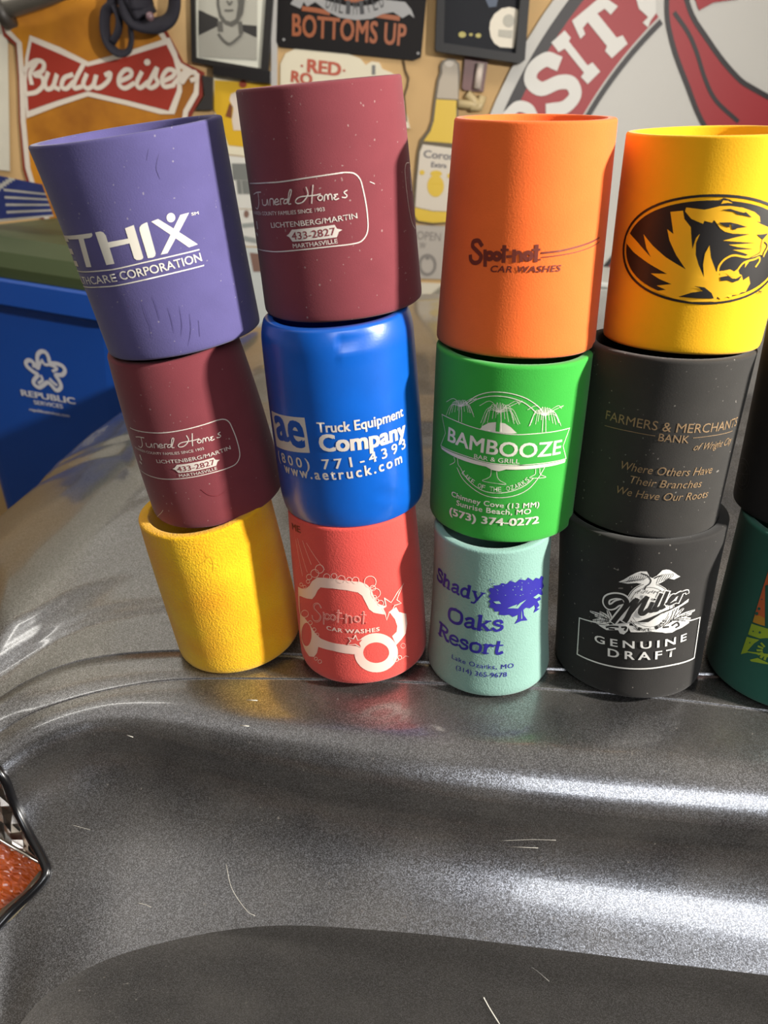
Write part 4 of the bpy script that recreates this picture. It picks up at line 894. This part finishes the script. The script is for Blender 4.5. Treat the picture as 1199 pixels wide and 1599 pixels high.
# black bar sign
r = wall_root('bar_sign', (550, 40), 'black tin bar sign with orange BOTTOMS UP lettering and grey ribbon', 'sign')
panel('sign_board', [(437, -90), (432, 66), (437, 74), (646, 95), (657, 90), (674, -90)], .008, E('sign_black', (20, 17, 18), rough=.6, spec=.2), r)
D = wdecal(r, .008); q = Z(430, 0, 4.796)
D.text('BOTTOMS UP', q((130, 268)), q((968, 345)), q((130, 110)), 0, 0, bold=.03, space=1.05)
D.stroke(q([(210, 68), (300, 80), (400, 100)]), .009, 0, 0, smooth=0); D.stroke(q([(740, 115), (920, 142)]), .009, 0, 0, smooth=0); D.ell(q((590, 0)), 15, 5, mi=0, layer=2)
D.poly(q([(115, 35), (150, -20), (230, -30), (330, -10), (420, 20), (520, 45), (620, 55), (720, 40), (800, 0), (880, 10), (970, 20), (1015, 75), (1040, 140), (1000, 110), (950, 140), (880, 95), (800, 110), (720, 145), (600, 155), (480, 135), (390, 90), (300, 20), (240, 55), (215, 20), (190, 70)]), 1, 1)
D.arc('UNLIMITED', q([(360, 55), (450, 95), (560, 112), (660, 110), (760, 78), (830, 45)]), .026, mi=2, layer=2, bold=.02, wf=.6)
for x, y in ((66, 300), (1066, 402)): D.ell(q((x, y)), 2.2, 2.2, mi=1, layer=1, n=10)
D.build('printed_lettering', [E('burnt_orange', (150, 82, 44)), E('ribbon_grey', (150, 150, 150)), E('ribbon_dark', (60, 60, 62))], r)
# white strip, cream sign
r = wall_root('white_strip', (432, 90), 'thin white upright strip left of the black bar sign', 'strip'); panel('strip', [(424, -60), (424, 150), (433, 155), (434, -60)], .006, E('strip_white', (190, 188, 184)), r)
r = wall_root('cream_sign', (520, 130), 'cream shaped sign with red lettering peeking over the wine red cooler', 'sign')
panel('sign_board', [(438, 135), (438, 100), (446, 84), (462, 76), (540, 83), (563, 92), (571, 102), (580, 96), (592, 98), (597, 108), (612, 114), (622, 125), (640, 200), (440, 200)], .006, E('cream_paint', (216, 208, 184)), r)
D = wdecal(r, .006); q = Z(430, 0, 4.796)
D.text('RED', q((242, 540)), q((485, 570)), q((242, 445)), 0, 0, bold=.05); D.text('RO', q((120, 612)), q((270, 640)), q((120, 530)), 0, 0, bold=.05)
D.stroke(q([(735, 500), (735, 550)]), .008, 1, smooth=0); D.ell(q((200, 495)), 2, 2, mi=0); D.ell(q((515, 530)), 2, 2, mi=0)
D.build('printed_lettering', [E('faded_red', (178, 84, 62)), E('sign_grey', (110, 110, 108))], r)
# bottle-shaped sign
r = wall_root('bottle_sign', (680, 250), 'beer-bottle-shaped tin sign with yellow beer and white label', 'sign'); q = Z(640, 80, 5.714)
bo = [(340, 68), (290, 84), (265, 130), (265, 190), (240, 260), (215, 420), (190, 620), (160, 700), (90, 790), (65, 900), (40, 1150), (20, 1350), (20, 1470), (60, 1520), (200, 1542), (340, 1530), (440, 1505), (480, 1300), (505, 950), (500, 840), (460, 740), (425, 640), (430, 420), (445, 200), (435, 110), (400, 76)]
panel('sign_board', q(bo), .010, E('bottle_edge', (96, 84, 64), rough=.3), r)
D = wdecal(r, .010)
D.poly(q([(340, 85), (300, 98), (285, 140), (285, 200), (258, 270), (235, 420), (425, 430), (425, 200), (418, 120), (390, 90)]), 0); D.poly(q([(232, 430), (210, 620), (180, 715), (120, 800), (480, 830), (440, 740), (408, 640), (412, 440)]), 1)
D.poly(q([(112, 830), (480, 880), (480, 960), (460, 1300), (450, 1430), (200, 1420), (45, 1385), (60, 1150), (85, 900)]), 2, 1); D.poly(q([(42, 1390), (200, 1425), (452, 1432), (430, 1495), (330, 1520), (200, 1528), (70, 1508), (38, 1460)]), 1)
D.text('Corona', q((118, 945)), q((440, 975)), q((118, 880)), 3, 2, bold=.02); D.text('Extra', q((185, 1030)), q((320, 1040)), q((185, 985)), 3, 2, bold=.02); D.ell(q((225, 1200)), 13, 17, mi=1, layer=2); D.ell(q((230, 1090)), 9, 5, mi=1, layer=2)
D.ell(q((105, 1080)), 4, 4, mi=1, layer=2); D.ell(q((350, 1110)), 4, 4, mi=1, layer=2); D.ell(q((345, 115)), 7, 5, mi=2, layer=1)
D.build('printed_label', [E('glass_grey', (172, 160, 142)), E('beer_yellow', (212, 178, 52)), E('label_white', (206, 196, 180)), E('label_ink', (96, 92, 100))], r)
# grey instruction sign below
r = wall_root('grey_sign', (680, 390), 'grey sign with faint capitals and ring symbol below the bottle sign', 'sign')
panel('sign_board', [(630, 350), (722, 354), (714, 436), (640, 434)], .006, E('sign_grey2', (172, 164, 154)), r)
D = wdecal(r, .006); D.text('OPEN', (650, 373), (687, 376), (650, 360), 0, bold=.0); D.text('W', (654, 387), (664, 388), (654, 377), 0)
D.ell((667, 413), 12, 15, w=.008, mi=0); D.ell((667, 402), 3, 3, mi=0)
D.build('printed_lettering', [E('faint_grey', (128, 122, 116))], r)
r = wall_root('cream_paper', (680, 460), 'cream paper with a yellow patch just above the hood edge', 'paper'); panel('sheet', [(640, 440), (720, 444), (720, 530), (640, 530)], .003, E('cream_paper_m', (206, 198, 178)), r)
D = wdecal(r, .003); D.poly([(668, 458), (700, 460), (700, 478), (664, 476)]); D.build('printed_patch', [E('patch_yellow', (214, 194, 120))], r)
# dark square frame with round seal
r = wall_root('shadow_frame', (750, 30), 'dark square picture frame with a cream round seal inside', 'picture frame')
fo = [(684, -110), (677, 78), (679, 83), (808, 101), (814, 96), (829, -110)]; fi = [(694, -100), (690, 70), (800, 86), (815, -100)]
panel('frame', fo, .03, E('dark_frame', (34, 34, 36), rough=.5, spec=.3), r, holes=[fi], gap=.014); panel('backing', [(688, -106), (684, 76), (806, 93), (821, -106)], .01, E('navy_black', (28, 30, 36), rough=.6, spec=.2), r, gap=.014)
D = wdecal(r, .024); q = Z(670, 0, 7.053)
D.poly(q([(860, 95), (780, 110), (700, 170), (655, 250), (645, 330), (660, 420), (700, 490), (760, 530), (910, 542), (920, 470), (940, 300), (965, 140), (930, 110)]), 0); D.ell(q((855, 245)), 9, 10, mi=1, layer=1); D.poly(q([(745, 340), (900, 350), (890, 435), (740, 415)]), 1, 1)
for x, y, w_ in ((350, 395, 6), (445, 395, 3), (525, 405, 4.5)): D.ell(q((x, y)), w_, w_ * .8, mi=2, n=8)
D.poly(q([(600, 10), (740, 0), (720, 90), (640, 100)]), 3, 0)
D.build('printed_seal', [E('seal_cream', (216, 208, 190)), E('seal_grey', (168, 164, 150)), E('gilt_yellow', (170, 160, 80)), E('deep_blue', (52, 68, 92))], r)
# small plaque and bits right of the bottle
r = wall_root('wooden_plaque', (740, 110), 'small brown plaque holding a white tube under the dark frame', 'plaque'); q = Z(640, 80, 5.714)
panel('plaque', q([(485, 60), (460, 330), (480, 350), (650, 365), (690, 90)]), .012, E('plaque_brown', (104, 68, 66)), r)
bm = bmesh.new(); a, b = at(0, q((630, 110)), WY - .02), at(0, q((598, 335)), WY - .02); tube_bm([a - r.location, b - r.location], .009, 10, bm); link('white_tube', bm, E('tube_white', (206, 192, 180)), r, True)
r = wall_root('cream_ornament', (738, 160), 'small cream bow-like ornament between bottle sign and orange cooler', 'ornament')
bm = bmesh.new()
for P in ([(430, 470), (560, 480), (640, 460)], [(510, 380), (570, 440), (600, 500)], [(540, 500), (620, 500), (650, 400)]): tube_bm([at(0, p, WY - .012) - r.location for p in q(P)], .010, 8, bm)
link('ornament', bm, E('ornament_cream', (196, 176, 132)), r, True)
# large round university sign
r = wall_root('round_sign', (1275, 420), 'huge round white and red university sign on the wall at right', 'sign')
cc = WP.uv((1275, 420)); Rm = (WP.uv((817, 71)) - cc).length
ci = lambda f, n=96: [(cc.x + Rm * f * math.cos(a / n * 6.2832), cc.y + Rm * f * math.sin(a / n * 6.2832)) for a in range(n)]
panel('sign_board', ci(1.0), .012, E('round_white', (192, 190, 184), rough=.5), r, uv=True)
D = wdecal(r, .012)
def ringarc(f0, f1, a0, a1, mi, layer, n=60):
    P = [(cc.x + Rm * f0 * math.cos(math.radians(a0 + (a1 - a0) * k / n)), cc.y + Rm * f0 * math.sin(math.radians(a0 + (a1 - a0) * k / n))) for k in range(n + 1)]
    P += [(cc.x + Rm * f1 * math.cos(math.radians(a1 - (a1 - a0) * k / n)), cc.y + Rm * f1 * math.sin(math.radians(a1 - (a1 - a0) * k / n))) for k in range(n + 1)]
    D.poly(P, mi, layer, uv=True)
eu = WP.uv((1020, 20)); a_end = math.degrees(math.atan2(eu.y - cc.y, eu.x - cc.x))
ringarc(.972, .945, 20, 250, 1, 0, 120); ringarc(.945, .79, a_end, 215, 0, 0); ringarc(.785, .772, a_end, 215, 1, 1)
q = Z(750, 0, 2.67)
for P in ([(290, 180), (345, 130), (370, 160), (362, 175), (440, 275), (460, 262), (492, 300), (440, 352), (412, 322), (425, 305), (345, 205), (320, 220)],
          [(375, 90), (500, -15), (565, 30), (535, 65), (510, 40), (480, 60), (560, 160), (585, 150), (605, 185), (540, 245), (512, 215), (520, 195), (440, 95), (420, 120), (430, 145), (410, 165)], [(635, -20), (722, -20), (722, 60), (700, 90), (690, 118), (668, 98), (690, 75), (652, 40)]): D.poly(q(P), 2, 2)
D.stroke(q([(308, 262), (268, 250), (215, 288), (205, 340), (250, 372), (320, 345), (372, 350), (388, 400), (345, 448), (285, 460)]), .030, 2, 2); D.stroke(q([(110, 480), (150, 445), (195, 455), (215, 490)]), .024, 2, 2)
D.poly(q([(768, -60), (768, 60), (780, 140), (808, 240), (850, 350), (910, 500), (1010, 660), (1300, 700), (1300, 470), (1199, 418), (1120, 372), (1070, 340), (1000, 262), (930, 165), (870, 75), (830, -60)]), 0, 2)
D.stroke(q([(768, -60), (768, 60), (780, 140), (808, 240), (850, 350), (910, 500), (1010, 660)]), .010, 1, 3); D.stroke(q([(830, -60), (870, 65), (930, 160), (1000, 258), (1070, 335), (1120, 368), (1199, 412), (1300, 465)]), .011, 1, 3); D.stroke(q([(800, 60), (855, 140), (890, 220), (925, 330), (970, 420), (1060, 505)]), .009, 1, 3)
D.poly(q([(870, -40), (1090, -40), (1060, 0), (960, 15), (900, 48)]), 0, 2)
D.poly([(955, 395), (930, 432), (1000, 440), (1020, 380)], 0, 2); D.stroke([(962, 392), (945, 412), (928, 434)], .012, 1, 3)
D.build('printed_design', [E('crimson_print', (152, 28, 36), rough=.5), E('sign_ink_black', (28, 22, 26), rough=.5), E('letter_white', (212, 210, 204), rough=.5)], r)

for nm, x0, x1, z0, z1, c_, lb in (('wall_cupboard', -1.12, -.42, 1.80, 2.55, (208, 206, 198), 'white wall cupboard high above the beer sign'), ('wall_cupboard', -.38, 1.5, 1.95, 2.55, (52, 50, 50), 'dark grey wall cupboard high above the round sign')):  # out-of-frame cupboards, added only as pale and dark reflections in the hood
    cb = tag(empty(nm, (x0, WY, z0)), lb, 'cupboard'); mc = mat('cupboard_%d' % c_[0], c_, .5)
    link('cupboard_body', box_bm((0, -.10, 0), (x1 - x0, 0, z1 - z0), .003), mc, cb)
    for k in range(2): link('door', box_bm((.01 + k * (x1 - x0) / 2, -.115, .01), ((k + 1) * (x1 - x0) / 2 - .01, -.10, z1 - z0 - .01), .002), mc, cb)

# white steel cabinet below the round sign, seen between the stacks
a = at(0, (905, 437), 1.72); cab = tag(empty('tool_cabinet', (0.95, 1.84, 0)), 'white steel tool cabinet against the wall under the round sign', 'cabinet')
m_cab = E('cabinet_white', (188, 188, 182), rough=.4); zt = a.z
link('cabinet_body', box_bm((-.62, -.115, 0), (.95, .130, zt - .012), .003), m_cab, cab); link('cabinet_top', box_bm((-.63, -.125, zt - .012), (.96, .135, zt), .003), E('cabinet_lid', (206, 206, 200)), cab)
for k in range(5):
    z1 = zt - .03 - k * .155; link('drawer', box_bm((-.60, -.122, z1 - .145), (.93, -.112, z1), .003), m_cab, cab); bm = bmesh.new(); tube_bm([(-.2, -.13, z1 - .125), (.5, -.13, z1 - .125)], .006, 8, bm); link('drawer_handle', bm, m_chrome, cab, True)

# navy strap hanging from above over the beer sign
r = wall_root('webbing_strap', (215, 30), 'navy webbing strap hanging in loops over the beer sign', 'strap'); r.location.y = WY - .05; q = Z(150, 0, 6)
bm = bmesh.new(); m_navy = E('navy_web', (26, 24, 36), rough=.8)
for P, w in (([(150, -120), (150, 40), (90, 120), (85, 300), (130, 430), (215, 500), (300, 480), (330, 380), (320, 220), (320, -100)], .0135), ([(160, 40), (215, 170), (205, 300), (150, 400)], .009), ([(300, -100), (320, 120), (400, 215), (560, 240), (680, 190), (730, 80), (735, -100)], .026), ([(330, -80), (420, 60), (470, 150)], .03), ([(300, -150), (400, -60), (440, 100)], .03)):
    tube_bm([at(0, (p.x, p.y), WY - .055) - r.location for p in catmull([Vector((*k, 0)) for k in q(P)], 5)], w, 8, bm, flat=.35)
link('webbing', bm, m_navy, r, True)
bm = bmesh.new(); bmesh.ops.create_uvsphere(bm, u_segments=12, v_segments=8, radius=.009, matrix=Matrix.Translation(at(0, q((505, 155)), WY - .09) - r.location)); link('snap_button', bm, E('pinkish_metal', (120, 96, 104), rough=.3), r, True)
# grey clamp in the top left corner
r = wall_root('metal_clamp', (35, 8), 'grey metal pipe end poking in at the top left corner', 'pipe'); r.location.y = WY - .06
bm = bmesh.new(); tube_bm([at(0, p, WY - .06) - r.location for p in ((-30, 22), (20, 8), (70, -8), (120, -30))], .022, 12, bm); link('pipe', bm, E('dull_steel', (120, 116, 108), metal=.7), r, True)
bm = bmesh.new(); tube_bm([at(0, p, WY - .06) - r.location for p in ((0, 24), (14, 18))], .03, 12, bm); link('pipe_collar', bm, E('dark_collar', (60, 56, 52)), r, True)
# small things seen through the gap right of the state sign
r = wall_root('dark_bracket', (325, 150), 'dark bracket on the wall right of the beer sign edge', 'bracket'); panel('bracket', [(318, 118), (334, 122), (334, 172), (308, 172), (322, 150)], .02, E('bracket_dark', (44, 40, 38)), r)
r = wall_root('hanging_wire', (637, 130), 'thin dark wire hanging below the black bar sign', 'wire'); bm = bmesh.new()
tube_bm([at(0, p, WY - .006) - r.location for p in ((630, 94), (633, 110), (638, 122), (636, 135), (631, 150), (634, 190))], .0022, 6, bm); link('wire', bm, E('wire_dark', (84, 66, 44)), r, True)

# ------------------------------------------------------------------ recycling cart beyond the nose of the car
BA, BB = at(0, (-130, 396), 1.44), at(0, (196, 478), 1.31)       # ends of the upper front rim
exb = Vector((BB.x - BA.x, BB.y - BA.y, 0)); wid = exb.length; exb.normalize(); nb = Vector((exb.y, -exb.x, 0)); zt = (BA.z + BB.z) / 2
cart = tag(empty('recycling_cart', (BA.x, BA.y, 0)), 'blue wheeled recycling cart with dark green lid beyond the car nose', 'cart')
Mc = Matrix(((exb.x, -nb.x, 0, BA.x), (exb.y, -nb.y, 0, BA.y), (0, 0, 1, 0), (0, 0, 0, 1))); cart.matrix_world = Mc
m_bin = mat('blue_plastic', (18, 72, 158), .42, var=.05, var_scale=3, bump=(300, .1, .001)); DEP = .42
bm = bmesh.new()
def ringr(x0, x1, y0, y1, z, rr_=.05, n=5):
    o = []
    for cx, cy, a0 in ((x1 - rr_, y0 + rr_, -90), (x1 - rr_, y1 - rr_, 0), (x0 + rr_, y1 - rr_, 90), (x0 + rr_, y0 + rr_, 180)):
        for k in range(n + 1): a = math.radians(a0 + 90 * k / n); o.append(bm.verts.new((cx + rr_ * math.cos(a), cy + rr_ * math.sin(a), z)))
    return o
prof = [(.10, .02), (.06, .06), (0.012, zt - .075), (0.012, zt - .07), (.0, zt - .055), (-.012, zt - .05), (-.018, zt - .046), (-.018, zt - .004), (-.012, zt), (.01, zt)]
RR = [ringr(i, wid - i, i, DEP - i, z) for i, z in prof]
for i in range(len(RR) - 1):
    n = len(RR[0])
    for j in range(n): bm.faces.new((RR[i][j], RR[i][(j + 1) % n], RR[i + 1][(j + 1) % n], RR[i + 1][j]))
bm.faces.new(RR[0][::-1]); bm.faces.new(RR[-1]); link('cart_body', bm, m_bin, cart, False)
bm = bmesh.new(); RR = [ringr(i, wid - i, i, DEP - i, z) for i, z in ((-.01, zt + .001), (-.012, zt + .02), (.0, zt + .045), (.05, zt + .062), (.12, zt + .066))]
for i in range(len(RR) - 1):
    n = len(RR[0])
    for j in range(n): bm.faces.new((RR[i][j], RR[i][(j + 1) % n], RR[i + 1][(j + 1) % n], RR[i + 1][j]))
bm.faces.new(RR[0][::-1]); bm.faces.new(RR[-1]); link('lid', bm, mat('dark_green_plastic', (62, 74, 44), .5, var=.06, var_scale=4), cart, False)
for x in (.08, wid - .08):
    bm = bmesh.new(); bmesh.ops.create_cone(bm, cap_ends=True, segments=24, radius1=.1, radius2=.1, depth=.05, matrix=Matrix.Translation((x, DEP + .02, .10)) @ Matrix.Rotation(math.pi / 2, 4, 'Y')); link('wheel', bm, m_blackrub, cart)
class BinSurf(Plane):
    def __init__(s): super().__init__(Mc @ Vector((0, .012, 0)), exb, (0, 0, 1), nb); s.Mi = Mc.inverted()
    def pos(s, u, v, off): return s.Mi @ super().pos(u, v, off + .036 * 0)
# the face leans in slightly towards the foot
class BinFace(BinSurf):
    def pos(s, u, v, off):
        f = .012 + (.06 - .012) * max(0, (zt - .075 - v) / (zt - .135)); return Vector((u, f - off, v))
D = Decal(BinFace(), .002, .001); q = Z(20, 530, 10)
D.stroke(q([(380, 440), (370, 340), (380, 240), (440, 190), (510, 210), (550, 290), (570, 370), (680, 385), (760, 420), (800, 490), (760, 560), (680, 560), (650, 570), (700, 650), (730, 740), (690, 800), (640, 800), (590, 740), (520, 680), (430, 740), (370, 760), (300, 700), (310, 640), (370, 560), (300, 510), (210, 430), (190, 370), (230, 330), (290, 350), (360, 440)]), .0085, closed=True, smooth=4)
D.stroke(q([(440, 330), (490, 400), (560, 400), (680, 460), (610, 500)]), .006, smooth=3); D.stroke(q([(300, 420), (380, 440), (420, 360)]), .006); D.stroke(q([(420, 580), (440, 640), (380, 690)]), .006); D.stroke(q([(560, 630), (620, 690), (660, 720)]), .006)
D.text('REPUBLIC', q((110, 890)), q((945, 1025)), q((110, 800)), bold=.04); D.text('SERVICES', q((300, 1025)), q((750, 1095)), q((300, 965)), bold=.03); D.text('republicservices.com', q((225, 1130)), q((850, 1235)), q((225, 1085)), bold=.03)
D.build('printed_logo', [E('logo_white', (210, 210, 215))], cart)
# blue and white striped folded cloth on the lid
Cc = at(0, (28, 325), 1.50); zl = zt + .066
fl = tag(empty('folded_banner', (Cc.x, Cc.y, zl)), 'blue and white striped cloth draped on the green cart lid', 'cloth')
m_bcl = E('banner_blue', (34, 48, 112), rough=.8); m_wcl = E('banner_white', (178, 176, 168), rough=.8)
def cl(px, py, y=1.50): return at(0, (px, py), y) - fl.location
bm = bmesh.new(); NXc, NYc = 26, 18; G = {}
corners = [(-60, 262), (66, 288), (84, 338), (-60, 352)]
for i in range(NXc + 1):
    for j in range(NYc + 1):
        s_, t_ = i / NXc, j / NYc
        px = (corners[0][0] * (1 - s_) + corners[1][0] * s_) * (1 - t_) + (corners[3][0] * (1 - s_) + corners[2][0] * s_) * t_; py = (corners[0][1] * (1 - s_) + corners[1][1] * s_) * (1 - t_) + (corners[3][1] * (1 - s_) + corners[2][1] * s_) * t_
        G[i, j] = bm.verts.new(cl(px, py, 1.53 - .05 * t_ + .012 * math.sin(9 * s_ + 4 * t_)))
for i in range(NXc):
    for j in range(NYc):
        f = bm.faces.new((G[i, j], G[i + 1, j], G[i + 1, j + 1], G[i, j + 1])); f.material_index = 1 if (j in (5, 8, 11, 14) and i > 12) or (i + j) in (15, 16) or (j == 17) else 0
res_ = bmesh.ops.solidify(bm, geom=bm.faces[:], thickness=.012)
link('cloth', bm, [m_bcl, m_wcl], fl, True)

# ------------------------------------------------------------------ unseen drawer cabinets behind and left of the camera, added only for bodywork reflections
rr = random.Random(11)
pal = [(186, 176, 160), (150, 110, 72), (130, 40, 40), (214, 208, 198), (60, 70, 90), (190, 150, 60), (90, 96, 80), (170, 96, 50), (224, 218, 204), (40, 40, 44)]
m_sh = mat('shelf_steel', (70, 68, 66), .5, metal=.3)
def bank(org, ang, length, lab):
    M = Matrix.Translation(org) @ Matrix.Rotation(ang, 4, 'Z')
    root = tag(empty('drawer_cabinet', mtx=M), lab, 'cabinet')
    link('cabinet_body', box_bm((0, 0, 0), (length, .4, 2.3), .003), m_sh, root)
    z = .3
    while z < 2.1:
        h = rr.uniform(.14, .3); x = .04
        while x < length - .2:
            w = min(rr.uniform(.12, .4), length - .04 - x); c_ = pal[rr.randrange(len(pal))]
            link('drawer', box_bm((x, .4, z), (x + w - .02, .4 + rr.uniform(.01, .05), z + h - .02), .003), mat('drawer_%d_%d' % (c_[0], c_[1]), c_, .6), root); x += w
        z += h
bank((-2.2, -2.98, 0), 0, 3.6, 'steel cabinet with many coloured drawers behind the camera')
bank((-2.98, 1.2, 0), -math.pi / 2, 3.2, 'steel cabinet with many coloured drawers along the left wall')
